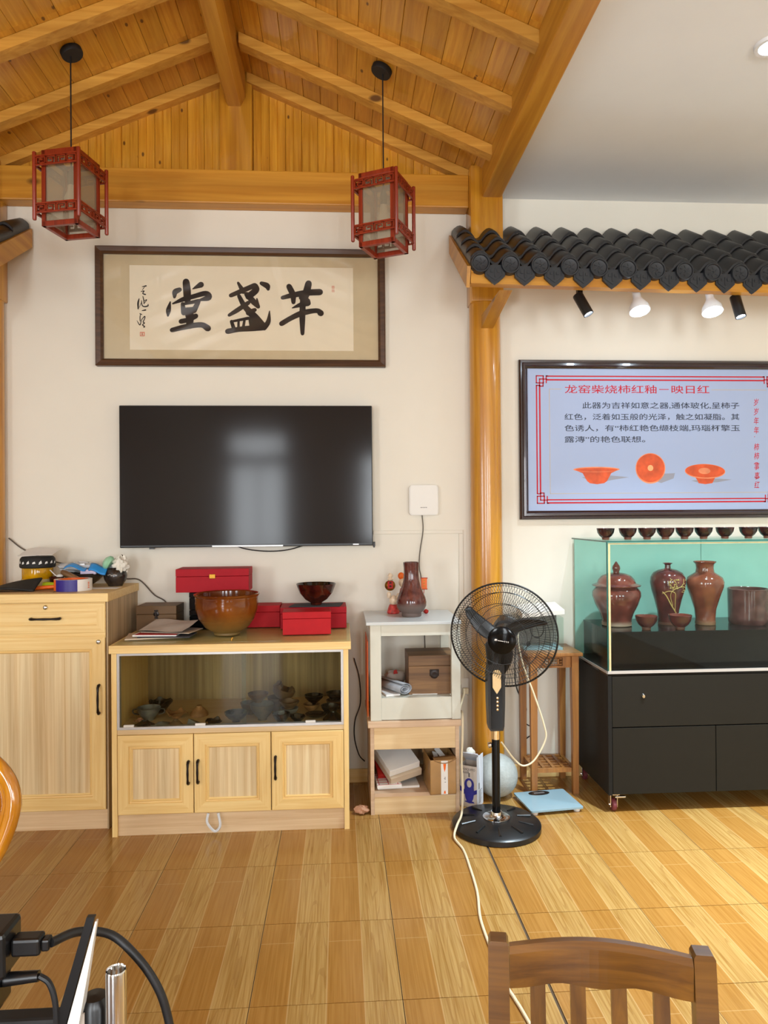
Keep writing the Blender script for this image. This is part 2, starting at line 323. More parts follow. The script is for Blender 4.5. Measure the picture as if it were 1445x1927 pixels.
# ------------------------------------------------------------------ mesh builder
class MB:
    def __init__(s): s.v = []; s.f = []; s.m = []; s.mi = 0
    def add(s, vs, fs):
        o = len(s.v); s.v += [tuple(x) for x in vs]; s.f += [[i + o for i in f] for f in fs]; s.m += [s.mi] * len(fs); return s
    def box(s, x0, x1, y0, y1, z0, z1, b=0.0, mat=None):
        if b <= 0:
            vs = [(x, y, z) for z in (z0, z1) for y in (y0, y1) for x in (x0, x1)]
            fs = [(0, 2, 3, 1), (4, 5, 7, 6), (0, 1, 5, 4), (2, 6, 7, 3), (0, 4, 6, 2), (1, 3, 7, 5)]
        else:
            bm = bmesh.new(); bmesh.ops.create_cube(bm, size=1)
            for q in bm.verts: q.co = Vector(((x0 + x1) / 2 + q.co.x * (x1 - x0), (y0 + y1) / 2 + q.co.y * (y1 - y0), (z0 + z1) / 2 + q.co.z * (z1 - z0)))
            bmesh.ops.bevel(bm, geom=bm.edges[:], offset=b, segments=2, affect='EDGES', profile=0.5)
            bm.verts.ensure_lookup_table(); bm.verts.index_update()
            vs = [q.co.copy() for q in bm.verts]; fs = [[q.index for q in f.verts] for f in bm.faces]; bm.free()
        if mat is not None: vs = [mat @ Vector(q) for q in vs]
        return s.add(vs, fs)
    def quadbox(s, base, top):                                      # two rings of 4 points
        return s.add(list(base) + list(top), [(3, 2, 1, 0), (4, 5, 6, 7), (0, 1, 5, 4), (1, 2, 6, 5), (2, 3, 7, 6), (3, 0, 4, 7)])
    def prism(s, pts, a, b, axis='Y'):                              # outline extruded along an axis
        def p3(u, v_, t): return (u, t, v_) if axis == 'Y' else ((u, v_, t) if axis == 'Z' else (t, u, v_))
        n = len(pts)
        vs = [p3(u, v_, a) for u, v_ in pts] + [p3(u, v_, b) for u, v_ in pts]
        fs = [list(range(n))[::-1], list(range(n, 2 * n))] + [(i, (i + 1) % n, n + (i + 1) % n, n + i) for i in range(n)]
        return s.add(vs, fs)
    def lathe(s, prof, n=32, c=(0, 0, 0), jag=0.0, seed=0, a0=0.0, a1=2 * PI, mat=None, jagfrom=0.5):
        rnd = random.Random(seed); closed = abs(a1 - a0 - 2 * PI) < 1e-6
        k = n if closed else n + 1
        zt = max(p[1] for p in prof)
        nz = [rnd.uniform(0, 1) for _ in range(k)]
        nz = [(nz[i - 1] + 2 * nz[i] + nz[(i + 1) % k]) / 4 for i in range(k)]
        vs = []
        for i in range(k):
            a = a0 + (a1 - a0) * i / n
            for r, z in prof:
                zz = z
                if jag and z > zt * jagfrom: zz = z - jag * zt * nz[i] * (z - zt * jagfrom) / (zt * (1 - jagfrom)) * 2
                vs.append((c[0] + max(r, 1e-5) * math.cos(a), c[1] + max(r, 1e-5) * math.sin(a), c[2] + zz))
        m = len(prof); fs = []
        for i in range(n):
            j = (i + 1) % k
            for q in range(m - 1): fs.append((i * m + q, j * m + q, j * m + q + 1, i * m + q + 1))
        if mat is not None: vs = [mat @ Vector(q) for q in vs]
        return s.add(vs, fs)
    def cyl(s, p0, p1, r0, r1=None, n=16):
        return s.tube([p0, p1], [r0, r0 if r1 is None else r1], n)
    def tube(s, pts, r, n=8, closed=False, cap=True):
        pts = [Vector(p) for p in pts]; N = len(pts)
        rs = r if isinstance(r, (list, tuple)) else [r] * N
        tang = []
        for i in range(N):
            a = pts[i - 1] if (i > 0 or closed) else pts[i]; b = pts[(i + 1) % N] if (i < N - 1 or closed) else pts[i]
            t = (b - a); tang.append(t.normalized() if t.length > 1e-9 else Vector((0, 0, 1)))
        u = tang[0].orthogonal().normalized(); vs = []
        for i in range(N):
            u = (u - tang[i] * u.dot(tang[i])); u = u.normalized() if u.length > 1e-9 else tang[i].orthogonal().normalized()
            w_ = tang[i].cross(u)
            for k in range(n):
                a = 2 * PI * k / n; vs.append(pts[i] + (u * math.cos(a) + w_ * math.sin(a)) * rs[i])
        fs = []
        for i in range(N if closed else N - 1):
            j = (i + 1) % N
            for k in range(n): fs.append((i * n + k, i * n + (k + 1) % n, j * n + (k + 1) % n, j * n + k))
        if not closed and cap: fs += [list(range(n))[::-1], [(N - 1) * n + k for k in range(n)]]
        return s.add(vs, fs)
    def grid(s, fn, nu, nv):
        vs = [fn(i / nu, j / nv) for j in range(nv + 1) for i in range(nu + 1)]
        fs = [(j * (nu + 1) + i, j * (nu + 1) + i + 1, (j + 1) * (nu + 1) + i + 1, (j + 1) * (nu + 1) + i) for j in range(nv) for i in range(nu)]
        return s.add(vs, fs)
    def sphere(s, c, r, n=16, m=10, sq=(1, 1, 1)):
        return s.lathe([(r * math.sin(PI * i / m), -r * math.cos(PI * i / m)) for i in range(m + 1)], n,
                       mat=Matrix.Translation(c) @ Matrix.Diagonal((sq[0], sq[1], sq[2], 1)))
    def ring(s, x0, x1, z0, z1, prof, two=False):
        """mitred rectangular frame in the XZ plane: prof = [(inset, y), ...] from outside to inside"""
        m = len(prof); vs = []
        for (sx, sz) in ((0, 0), (1, 0), (1, 1), (0, 1)):
            for d, y in prof:
                vs.append((x0 + d if not sx else x1 - d, y, z0 + d if not sz else z1 - d))
        o = len(s.v); s.v += vs
        for i in range(4):
            for q in range(m - 1):
                s.f.append([o + k for k in (i * m + q, i * m + q + 1, ((i + 1) % 4) * m + q + 1, ((i + 1) % 4) * m + q)]); s.m.append(i % 2 if two else 0)
        return s
    def build(s, name, mats, parent=None, loc=None, smooth=False, rot=None):
        me = bpy.data.meshes.new(name); me.from_pydata(s.v, [], s.f); me.validate()
        bm = bmesh.new(); bm.from_mesh(me)
        if len(bm.faces) == len(s.m):
            bm.faces.ensure_lookup_table()
            for f, k in zip(bm.faces, s.m): f.material_index = k
        if smooth: bmesh.ops.remove_doubles(bm, verts=bm.verts[:], dist=2e-6)
        bmesh.ops.recalc_face_normals(bm, faces=bm.faces[:]); bm.to_mesh(me); bm.free()
        if not isinstance(mats, (list, tuple)): mats = [mats]
        for m in mats: me.materials.append(M[m] if isinstance(m, str) else m)
        if smooth:
            me.shade_smooth(); me.set_sharp_from_angle(angle=R(38))
        o = bpy.data.objects.new(name, me); C.objects.link(o)
        if parent: o.parent = parent
        if loc: o.location = loc
        if rot: o.rotation_euler = rot
        return o
def smoothpath(pts, k=6):
    P = [Vector(p) for p in pts]; out = []
    for i in range(len(P) - 1):
        a = P[i - 1] if i > 0 else P[i] * 2 - P[i + 1]; b, c = P[i], P[i + 1]; d = P[i + 2] if i + 2 < len(P) else c * 2 - b
        for t in range(k):
            t = t / k
            out.append(0.5 * ((2 * b) + (c - a) * t + (2 * a - 5 * b + 4 * c - d) * t * t + (3 * b - a - 3 * c + d) * t ** 3))
    out.append(P[-1]); return out
def thing(name, label, cat, loc=(0, 0, 0), rz=0.0, group=None):
    o = bpy.data.objects.new(name, None); o.empty_display_size = 0.05; C.objects.link(o)
    o.location = loc; o.rotation_euler = (0, 0, rz); o['label'] = label; o['category'] = cat
    if group: o['group'] = group
    return o
def tag(o, label, cat, group=None):
    o['label'] = label; o['category'] = cat
    if group: o['group'] = group
    return o
def struct_empty(name, label=None):
    o = bpy.data.objects.new(name, None); C.objects.link(o); o['kind'] = 'structure'
    if label: o['label'] = label
    return o
def struct(o, label=None):
    o['kind'] = 'structure'
    if label: o['label'] = label
    return o
def lab(o, label): o['label'] = label; return o
def share(name, src, parent, loc, scale=None):
    o = bpy.data.objects.new(name, src.data if hasattr(src, 'data') else src); C.objects.link(o); o.parent = parent; o.location = loc
    if scale: o.scale = scale
    return o
def text_mesh(name, s, size, mat, parent, loc, sx=1.0, sy=1.0, bold=0.0, align='LEFT', spacing=1.0, rot=(R(90), 0, 0), ext=0.0003):
    cu = bpy.data.curves.new(name, 'FONT'); cu.body = s; cu.size = size; cu.align_x = align; cu.space_character = spacing
    cu.offset = bold; cu.extrude = ext; cu.resolution_u = 3
    to = bpy.data.objects.new(name + '_text', cu); C.objects.link(to)
    dg = bpy.context.evaluated_depsgraph_get()
    me = bpy.data.meshes.new_from_object(to.evaluated_get(dg))
    bpy.data.objects.remove(to); me.name = name
    me.transform(Matrix.Diagonal((sx, sy, 1, 1)))
    me.materials.clear(); me.materials.append(M[mat])
    o = bpy.data.objects.new(name, me); C.objects.link(o); o.parent = parent; o.location = loc; o.rotation_euler = rot
    return o
def strokes(name, lst, mat, parent, fn, y, loc=(0, 0, 0)):
    """brush strokes: each a list of (u, v, width) mapped to the picture plane by fn -> (x, z, scale)"""
    b = MB()
    for si, st in enumerate(lst):
        P = smoothpath([(p[0], p[1], p[2]) for p in st], 5) if len(st) > 1 else [Vector(st[0]), Vector((st[0][0] + 2, st[0][1], st[0][2]))]
        yy = y - 0.00012 * si; n = len(P)
        L, Rr = [], []
        for i in range(n):
            t = Vector((P[min(i + 1, n - 1)].x - P[max(i - 1, 0)].x, P[min(i + 1, n - 1)].y - P[max(i - 1, 0)].y)); t.normalize()
            nx, ny = -t.y, t.x; h = P[i].z / 2
            L.append((P[i].x + nx * h, P[i].y + ny * h)); Rr.append((P[i].x - nx * h, P[i].y - ny * h))
        vs = []
        for i in range(n):
            for q in (L[i], Rr[i]):
                x, z, _ = fn(*q); vs.append((x, yy, z))
        b.add(vs, [(2 * i, 2 * i + 1, 2 * i + 3, 2 * i + 2) for i in range(n - 1)])
        for e in (P[0], P[-1]):
            h = e.z / 2 * 0.96; vs = []
            for k in range(10):
                x, z, _ = fn(e.x + h * math.cos(k * PI / 5), e.y + h * math.sin(k * PI / 5)); vs.append((x, yy - 0.00005, z))
            b.add(vs, [list(range(10))])
    return b.build(name, mat, parent, loc)

W = 3.77                                                             # the wall in the picture
CZ = 3.09                                                            # flat ceiling
RX = -0.52                                                           # ridge line
def roofz(x): return 3.715 - 0.42 * abs(x - RX)
BXL, BXR = -1.885, 0.845                                             # outer faces of the eave beams

# ================================================================== SETTING
# floor: grout bed and square wood-print tiles
fl = MB().box(-3.3, 3.3, -3.4, W, -0.06, -0.004).build('floor', 'grout'); struct(fl, 'wood print tiled floor')
TX, TY = 0.44, 0.4135
tb = MB().box(0.0012, TX - 0.0012, 0.0012, TY - 0.0012, -0.004, 0.0)
first = None
for i in range(-7, 7):
    x0 = 0.611 + TX * i
    for j in range(-13, 5):
        y0 = 2.066 + TY * j
        if y0 > W: continue
        sx_, ox = 1.0, 0.0
        if i == -1: sx_ = 0.992
        if i == 0: sx_, ox = 0.993, 0.0035
        sy_ = 1.0 if y0 + TY < W else (W - y0) / TY
        if first is None:
            first = tb.build('tile', 'floor', fl, (x0 + ox, y0, 0))
        else: first_o = share('tile', first, fl, (x0 + ox, y0, 0), (sx_, sy_, 1))
# walls
struct(MB().box(-3.4, 3.4, W, W + 0.1, -0.06, 4.0).build('wall_back', 'wall'), 'white wall behind the cabinets')
struct(MB().box(-3.4, -3.3, -3.5, W, -0.06, 3.2).build('wall_left', 'wall'))
struct(MB().box(3.3, 3.4, -3.5, W, -0.06, 3.2).build('wall_right', 'wall'))
wf = MB()
wf.box(-3.3, -1.63, -3.5, -3.4, 0, 4.0); wf.box(-0.77, 0.33, -3.5, -3.4, 0, 4.0); wf.box(1.17, 2.03, -3.5, -3.4, 0, 4.0); wf.box(2.87, 3.3, -3.5, -3.4, 0, 4.0)
wf.box(-1.63, -0.77, -3.5, -3.4, 2.64, 4.0); wf.box(0.33, 1.17, -3.5, -3.4, 2.32, 4.0); wf.box(0.33, 1.17, -3.5, -3.4, 0, 0.98)
wf.box(2.03, 2.87, -3.5, -3.4, 2.32, 4.0); wf.box(2.03, 2.87, -3.5, -3.4, 0, 0.98)
struct(wf.build('wall_front', 'wall'))
# door and window frames behind the camera
def window_frame(name, x0, x1, z0, z1, bars):
    e = struct_empty(name); b = MB().ring(x0, x1, z0, z1, [(0, -3.40), (0, -3.22), (0.05, -3.22), (0.05, -3.40)])
    b.build('window_frame', 'redwood', e)
    for (a0, a1, c0, c1) in bars: MB().box(a0, a1, -3.26, -3.23, c0, c1).build('bar', 'redwood', e)
window_frame('door_1', -1.63, -0.77, 0.0, 2.64, [(-1.6, -0.8, 2.2, 2.32), (-1.22, -1.17, 0.03, 2.2), (-1.4, -1.38, 2.32, 2.6), (-1.0, -0.98, 2.32, 2.6), (-1.6, -0.8, 2.45, 2.465), (-1.6, -0.8, 0.9, 0.95)])
window_frame('window_1', 0.33, 1.17, 0.98, 2.32, [(0.36, 1.14, 1.9, 1.93), (0.74, 0.77, 1.0, 2.3), (0.36, 1.14, 1.3, 1.315)])
window_frame('window_2', 2.03, 2.87, 0.98, 2.32, [(2.06, 2.84, 1.9, 1.93), (2.44, 2.47, 1.0, 2.3)])
# ceilings
struct(MB().box(BXR - 0.01, 3.3, -3.4, W, CZ, CZ + 0.1).build('ceiling', 'ceil'), 'flat white ceiling right of the wooden roof')
struct(MB().box(-3.3, BXL + 0.01, -3.4, W, CZ, CZ + 0.1).build('ceiling.001', 'ceil'), 'flat white ceiling left of the wooden roof')
# wooden roof: deck, planks, rafters
roof = struct_empty('ceiling.002', 'pitched pine plank ceiling with rafters')
dk = MB()
for sgn, xe in ((1, BXR), (-1, BXL)):
    za, zb = roofz(RX) + 0.03, roofz(xe) + 0.03
    dk.quadbox([(RX, -3.4, za), (xe, -3.4, zb), (xe, W, zb), (RX, W, za)], [(RX, -3.4, za + 0.06), (xe, -3.4, zb + 0.06), (xe, W, zb + 0.06), (RX, W, za + 0.06)])
dk.build('deck', 'beam_y', roof)
RY = [3.70, 3.395, 2.998, 2.58, 2.18, 1.78, 1.38, 0.98, 0.4, -0.2, -0.8, -1.4, -2.0, -2.6, -3.2]
PW = 0.0875
rnd = random.Random(3)
for sgn, xe in ((1, 0.80), (-1, -1.84)):
    nx = int(abs(xe - RX) / PW) + 1
    for bay in range(6):
        ya, yb = (W, RY[1] - 0.03) if bay == 0 else ((RY[bay] - 0.03, RY[bay + 1] - 0.03) if bay < 5 else (RY[5] - 0.03, -3.4))
        for k in range(nx):
            xa = RX + sgn * k * PW; xb = RX + sgn * min((k + 1) * PW, abs(xe - RX) + 0.04)
            g = 0.0006; xm = (xa + xb) / 2; h = abs(xb - xa) / 2 - g; dz = rnd.uniform(0, 0.0015)
            b = MB(); sl = -0.42 * sgn
            c = 0.002                                               # chamfered long edges: a V joint
            prof = [(-h, 0.018), (-h, c), (-h + c, 0), (h - c, 0), (h, c), (h, 0.018)]
            L_ = ya - yb
            vs = [(u, y, v_ + u * sl) for y in (-L_ / 2, L_ / 2) for u, v_ in prof]
            b.add(vs, [(i, (i + 1) % 6, 6 + (i + 1) % 6, 6 + i) for i in range(6)] + [tuple(range(6)), tuple(range(6, 12))])
            b.build('plank', 'plank_y', roof, (xm, (ya + yb) / 2, roofz(xm) + dz))
for i, y in enumerate(RY):
    for sgn, xe in ((1, 0.75), (-1, -1.79)):
        b = MB(); x1 = RX + sgn * 0.06; x2 = xe; th = 0.052; wy = 0.062; sl = -0.42 * sgn
        b.quadbox([(0, 0, -th), (x2 - x1, 0, (x2 - x1) * sl - th), (x2 - x1, wy, (x2 - x1) * sl - th), (0, wy, -th)],
                  [(0, 0, -0.001), (x2 - x1, 0, (x2 - x1) * sl - 0.001), (x2 - x1, wy, (x2 - x1) * sl - 0.001), (0, wy, -0.001)])
        b.build('rafter', 'rafter', roof, (x1, y, roofz(x1)))
# gable boards above the tie beam
gab = struct_empty('wall_gable', 'gable of upright pine boards above the tie beam')
GW = 0.084
for k in range(-17, 16):
    x0 = -0.52 + k * GW; x1 = x0 + GW
    if x1 < -1.80 or x0 > 0.75: continue
    h0 = min(roofz(x0), roofz(x1)) + 0.02
    if h0 < 3.19: continue
    b = MB(); z0 = 3.15; c = 0.003; g = 0.0006
    for (u0, u1) in ((g, GW / 2), (GW / 2, GW - g)):                # each board is milled with a middle bead
        t0, t1 = roofz(x0 + u0) + 0.01 - z0, roofz(x0 + u1) + 0.01 - z0
        pr = [(u0, 0.018), (u0, c), (u0 + c, 0), (u1 - c, 0), (u1, c), (u1, 0.018)]
        vs = [(u, v_, 0) for u, v_ in pr] + [(u, v_, t0 + (t1 - t0) * (u - u0) / (u1 - u0)) for u, v_ in pr]
        b.add(vs, [(i, (i + 1) % 6, 6 + (i + 1) % 6, 6 + i) for i in range(6)] + [tuple(range(6)), tuple(range(6, 12))])
    b.build('plank', 'plank_z', gab, (x0, W - 0.02, z0))
# columns, beams, post
def column(name, xc, label):
    b = MB()
    lo = [(0.0, 0.0), (0.083, 0.0), (0.084, 0.3), (0.082, 1.3), (0.081, 2.50), (0.0, 2.50)]
    b.lathe(lo, 28, (xc, 3.715, 0))
    b.box(xc - 0.084, xc + 0.084, 3.632, W, 2.50, 3.20, 0.006)
    return struct(b.build(name, 'beam_z', smooth=True), label)
column('trim_1', 0.768, 'varnished round log column beside the roof tile awning')
column('trim_2', -1.772, 'varnished log column at the left edge')
struct(MB().box(-1.69, 0.684, 3.68, W, 3.0, 3.172, 0.006).build('trim_3', 'beam_x'), 'horizontal pine tie beam under the gable')
def eave(name, x0, x1, label):
    b = MB(); b.box(x0, x1, -3.4, 3.655, 3.035, 3.27, 0.006); return struct(b.build(name, 'beam_y'), label)
eave('trim_4', 0.745, 0.845, 'long pine eave beam between wooden roof and white ceiling')
eave('trim_5', -1.885, -1.785, 'long pine eave beam at the left')
b = MB(); b.prism([(-0.578, 3.80), (-0.578, 3.56), (-0.558, 3.515), (-0.494, 3.515), (-0.470, 3.56), (-0.470, 3.80)], -3.4, 3.712, 'Y')
struct(b.build('trim_6', 'beam_y'), 'pine ridge beam')
struct(MB().box(-0.602, -0.437, 3.712, W - 0.0205, 3.172, 3.70, 0.005).build('trim_7', 'beam_z'), 'short pine king post under the ridge')
# baseboards
struct(MB().box(-1.0, 0.68, W - 0.014, W, 0.0, 0.07, 0.003).build('baseboard_back', 'cab'))
struct(MB().box(0.855, 3.3, W - 0.014, W, 0.0, 0.07, 0.003).build('baseboard_right', 'cab'))

# ================================================================== TILE AWNINGS
def awning(name, x_back0, x_front0, n, step_b, step_f, flip, label, lamps=True):
    root = thing(name, label, 'awning', (0, 0, 0))
    YB, YF0, YF1, ZB, ZF = 3.75, 3.13, 3.205, 2.885, 2.505
    def P(u, v):                                                     # u: tile column, v: 0 at the wall .. 1 at the eave
        xb = x_back0 + step_b * u * flip; xf = x_front0 + step_f * u * flip
        t = u / 9.0; yf = YF0 + (YF1 - YF0) * min(t, 1.3)
        x = xb + (xf - xb) * v; y = YB + (yf - YB) * v; z = ZB + (ZF - ZB) * v - 0.004 * t * v
        return Vector((x, y, z))
    courses = [0.0, 0.28, 0.53, 0.77, 1.0]
    prof = []                                                        # one S-tile: cover roll then pan, u in [-.5, .5]
    for k in range(13):
        du = (-0.5, -0.42, -0.37, -0.31, -0.22, -0.11, 0.0, 0.11, 0.22, 0.31, 0.37, 0.42, 0.5)[k]; prof.append((du, 0.046 * max(0.0, 1 - (abs(du) / 0.40) ** 1.9) - 0.003 * (abs(du) > 0.45)))
    for u in range(n):
        for ci in range(4):
            v0, v1 = courses[ci], courses[ci + 1] + (0.02 if ci < 3 else 0.0)
            lift0, lift1 = 0.0, 0.020
            if u + 0.5 > n - 1 and False: pass
            b = MB(); rows = []
            org = P(u, v0)
            for v, lf in ((v0, lift0), (v1 - 0.012, lift1), (v1, lift1 - 0.002)):
                row = []
                for du, h in prof:
                    if u == 0 and du < -0.32: du = -0.32
                    q = P(u + du, v); row.append(q + Vector((0, -0.25 * h, h + lf)) - org)
                rows.append(row)
            m = len(prof); vs = []
            for row in rows: vs += row
            for row in (rows[0], rows[2]): vs += [q - Vector((0, 0, 0.013)) for q in row]
            fs = [(r * m + i, r * m + i + 1, (r + 1) * m + i + 1, (r + 1) * m + i) for r in range(2) for i in range(m - 1)]
            fs += [(2 * m + i, 2 * m + i + 1, 4 * m + i + 1, 4 * m + i) for i in range(m - 1)]
            fs += [(3 * m + i, 3 * m + i + 1, 4 * m + i + 1, 4 * m + i) for i in range(m - 1)]
            b.add(vs, fs)
            b.build('roof_tile', 'tile', root, org, smooth=True)
        # round end disc and drip tile
        q = P(u, 1.0) + Vector((0, -0.004, 0.006))
        b = MB(); mt = Matrix.Rotation(R(90), 4, 'X')
        b.lathe([(0, 0.010), (0.026, 0.010), (0.033, 0.0115), (0.036, 0.017), (0.0405, 0.017), (0.0425, 0.012), (0.0425, -0.02)], 24, mat=mt)
        for k in range(6):
            a = k * PI / 3 + 0.2; b.tube([(0.012 * math.cos(a), -0.0105, 0.012 * math.sin(a)), (0.024 * math.cos(a + 0.35), -0.011, 0.024 * math.sin(a + 0.35))], 0.0022, 4)
        b.tube([(0.006 * math.cos(k), -0.0105, 0.006 * math.sin(k)) for k in range(7)], 0.002, 4)
        b.build('end_disc', 'tile_edge', root, q, smooth=True)
        if u < n - 1:
            q = P(u + 0.5, 1.0)
            b = MB(); b.prism([(-0.045, 0.004), (-0.045, -0.045), (-0.02, -0.068), (0, -0.083), (0.02, -0.068), (0.045, -0.045), (0.045, 0.004)], -0.004, 0.010)
            b.prism([(-0.036, -0.008), (-0.036, -0.040), (0, -0.066), (0.036, -0.040), (0.036, -0.008), (0.030, -0.012), (0.030, -0.036), (0, -0.056), (-0.030, -0.036), (-0.030, -0.012)], -0.0065, -0.003)
            b.box(-0.003, 0.003, -0.0065, -0.003, -0.05, -0.012); b.box(-0.02, -0.008, -0.0065, -0.003, -0.03, -0.018); b.box(0.008, 0.02, -0.0065, -0.003, -0.03, -0.018)
            b.build('drip_tile', 'tile_edge', root, q)
    # wooden deck under the tiles, front beam, barge board
    a0, a1, a2, a3 = P(-0.28, 0), P(n - 0.6, 0), P(n - 0.6, 0.985), P(-0.28, 0.985)
    d = Vector((0, 0, -0.014)); e = Vector((0, 0, -0.034))
    MB().quadbox([a0 + e, a1 + e, a2 + e, a3 + e], [a0 + d, a1 + d, a2 + d, a3 + d]).build('board_deck', 'beam_x', root)
    f0, f1 = P(-0.28, 0.97), P(n - 0.6, 0.97)
    fz = -0.085
    b = MB(); b.quadbox([f0 + Vector((0, 0, fz)), f1 + Vector((0, 0, fz)), f1 + Vector((0, 0.05, fz)), f0 + Vector((0, 0.05, fz))],
                        [f0 + Vector((0, 0, -0.034)), f1 + Vector((0, 0, -0.034)), f1 + Vector((0, 0.05, -0.034)), f0 + Vector((0, 0.05, -0.034))])
    b.build('front_beam', 'beam_x', root)
    p0, p1 = P(-0.30, 0.0), P(-0.30, 1.0)
    tx = Vector((-0.016 * flip, 0, 0))
    up, dn = Vector((0, 0, -0.004)), Vector((0, 0, -0.10))
    b = MB(); b.quadbox([p0 + dn, p1 + dn + Vector((0, 0.03, 0.01)), p1 + dn + tx + Vector((0, 0.03, 0.01)), p0 + dn + tx], [p0 + up, p1 + up, p1 + up + tx, p0 + up + tx])
    b.build('barge_board', 'beam_y', root)
    return root, P
aw, AP = awning('tile_awning', 0.645, 0.628, 14, 0.1365, 0.1365, 1, 'black S-shaped roof tile awning with round tile ends at the right of the log column')
b = MB(); b.prism([(3.635, 2.425), (3.635, 2.36), (3.22, 2.425)], 0.735, 0.795, 'X'); b.build('bracket', 'beam_y', aw)
aw2, _ = awning('tile_awning.001', -1.615, -1.61, 6, 0.1365, 0.1365, -1, 'end of the black tile awning at the left edge by the left log column')
b = MB(); b.prism([(3.635, 2.425), (3.635, 2.36), (3.22, 2.425)], -1.80, -1.74, 'X'); b.build('bracket', 'beam_y', aw2)

# ------------------------------------------------------------------ spot lamps under the awning
LED = (0.72, 0.87, 1.0)
def spot(loc, target, energy, size, blend, radius):
    d = bpy.data.lights.new('lamp_light', 'SPOT'); d.energy = energy; d.color = LED; d.spot_size = R(size); d.spot_blend = blend; d.shadow_soft_size = radius
    o = bpy.data.objects.new('lamp_light', d); C.objects.link(o); o.location = loc
    o.rotation_euler = (Vector(target) - Vector(loc)).to_track_quat('-Z', 'Y').to_euler(); return o
def cylinder_lamp(x, y, dx, label):
    t = thing('spot_lamp', label, 'lamp', (x, y, 2.41), 0, 'black tube spot lamps')
    ax = Vector((dx, -0.30, -1.0)).normalized(); q = ax.to_track_quat('Z', 'Y').to_matrix().to_4x4()
    MB().lathe([(0, -0.02), (0.023, -0.02), (0.0245, -0.015), (0.0245, 0.092), (0.021, 0.092), (0.021, 0.082)], 20, mat=q).build('housing', 'black', t, smooth=True)
    MB().lathe([(0, 0.084), (0.0205, 0.084)], 20, mat=q).build('lens', 'led', t)
    MB().box(-0.012, 0.012, -0.012, 0.012, 0.015, 0.140).build('mount', 'black', t)
    c = Vector((x, y, 2.41)); spot(c + ax * 0.10, c + ax * 2, 7, 95, 0.8, 0.02)
def par_lamp(x, y, dx, label):
    t = thing('spot_lamp', label, 'lamp', (x, y, 2.455), 0, 'white reflector lamps')
    ax = Vector((dx, -0.36, -1.0)).normalized(); q = ax.to_track_quat('Z', 'Y').to_matrix().to_4x4()
    MB().lathe([(0, -0.005), (0.017, 0), (0.018, 0.05), (0.026, 0.066), (0.043, 0.095), (0.047, 0.118), (0.046, 0.122), (0.042, 0.120)], 28, mat=q).build('reflector', 'lampwhite', t, smooth=True)
    MB().lathe([(0, 0.124), (0.03, 0.122), (0.0425, 0.118)], 28, mat=q).build('lens', 'led', t, smooth=True)
    MB().box(-0.03, -0.022, -0.012, 0.012, -0.01, 0.096).build('yoke', 'lampwhite', t)
    c = Vector((x, y, 2.455)); spot(c + ax * 0.135, c + ax * 2, 9, 100, 0.9, 0.04)
    d = bpy.data.lights.new('added_spill', 'POINT'); d.energy = 1.6; d.color = LED; d.shadow_soft_size = 0.02   # added point light, spills around the lamp and up to the ceiling
    o = bpy.data.objects.new('added_spill', d); C.objects.link(o); o.location = c + ax * 0.16
cylinder_lamp(1.128, 3.28, 0.42, 'black tube spot lamp under the awning, left one near the log column')
par_lamp(1.396, 3.28, 0.03, 'white reflector lamp under the awning, left of the two')
par_lamp(1.752, 3.28, -0.03, 'white reflector lamp under the awning, right of the two')
cylinder_lamp(1.885, 3.28, 0.10, 'black tube spot lamp under the awning near the right edge')
# ceiling downlights: one in view, two unseen lights added further right
def downlight(x, y, e, label=None, grp='ceiling downlights'):
    t = thing('ceiling_downlight', label or 'round white ceiling downlight', 'lamp', (x, y, CZ), 0)
    MB().lathe([(0.045, 0.0), (0.045, -0.012), (0.058, -0.012), (0.060, -0.004), (0.060, 0.0)], 28).build('rim', 'lampwhite', t, smooth=True)
    MB().lathe([(0, -0.010), (0.044, -0.008)], 28).build('lens', 'led2', t)
    area_light('ceiling_area_light', (x, y, CZ - 0.02), (0, 0, 0), 0.09, 0.09, e, (0.74, 0.90, 1.0), 'DISK', R(84))
downlight(1.57, 2.48, 41, 'round glowing white downlight in the flat ceiling at the top right')
for x, y, e_ in ((2.7, 2.48, 26), (2.7, 1.0, 16)):
    area_light('ceiling_area_light', (x, y, CZ - 0.01), (0, 0, 0), 0.09, 0.09, e_, (0.74, 0.90, 1.0), 'DISK', R(84))   # added unseen lights without fixtures, brighten floor and ceiling at the right

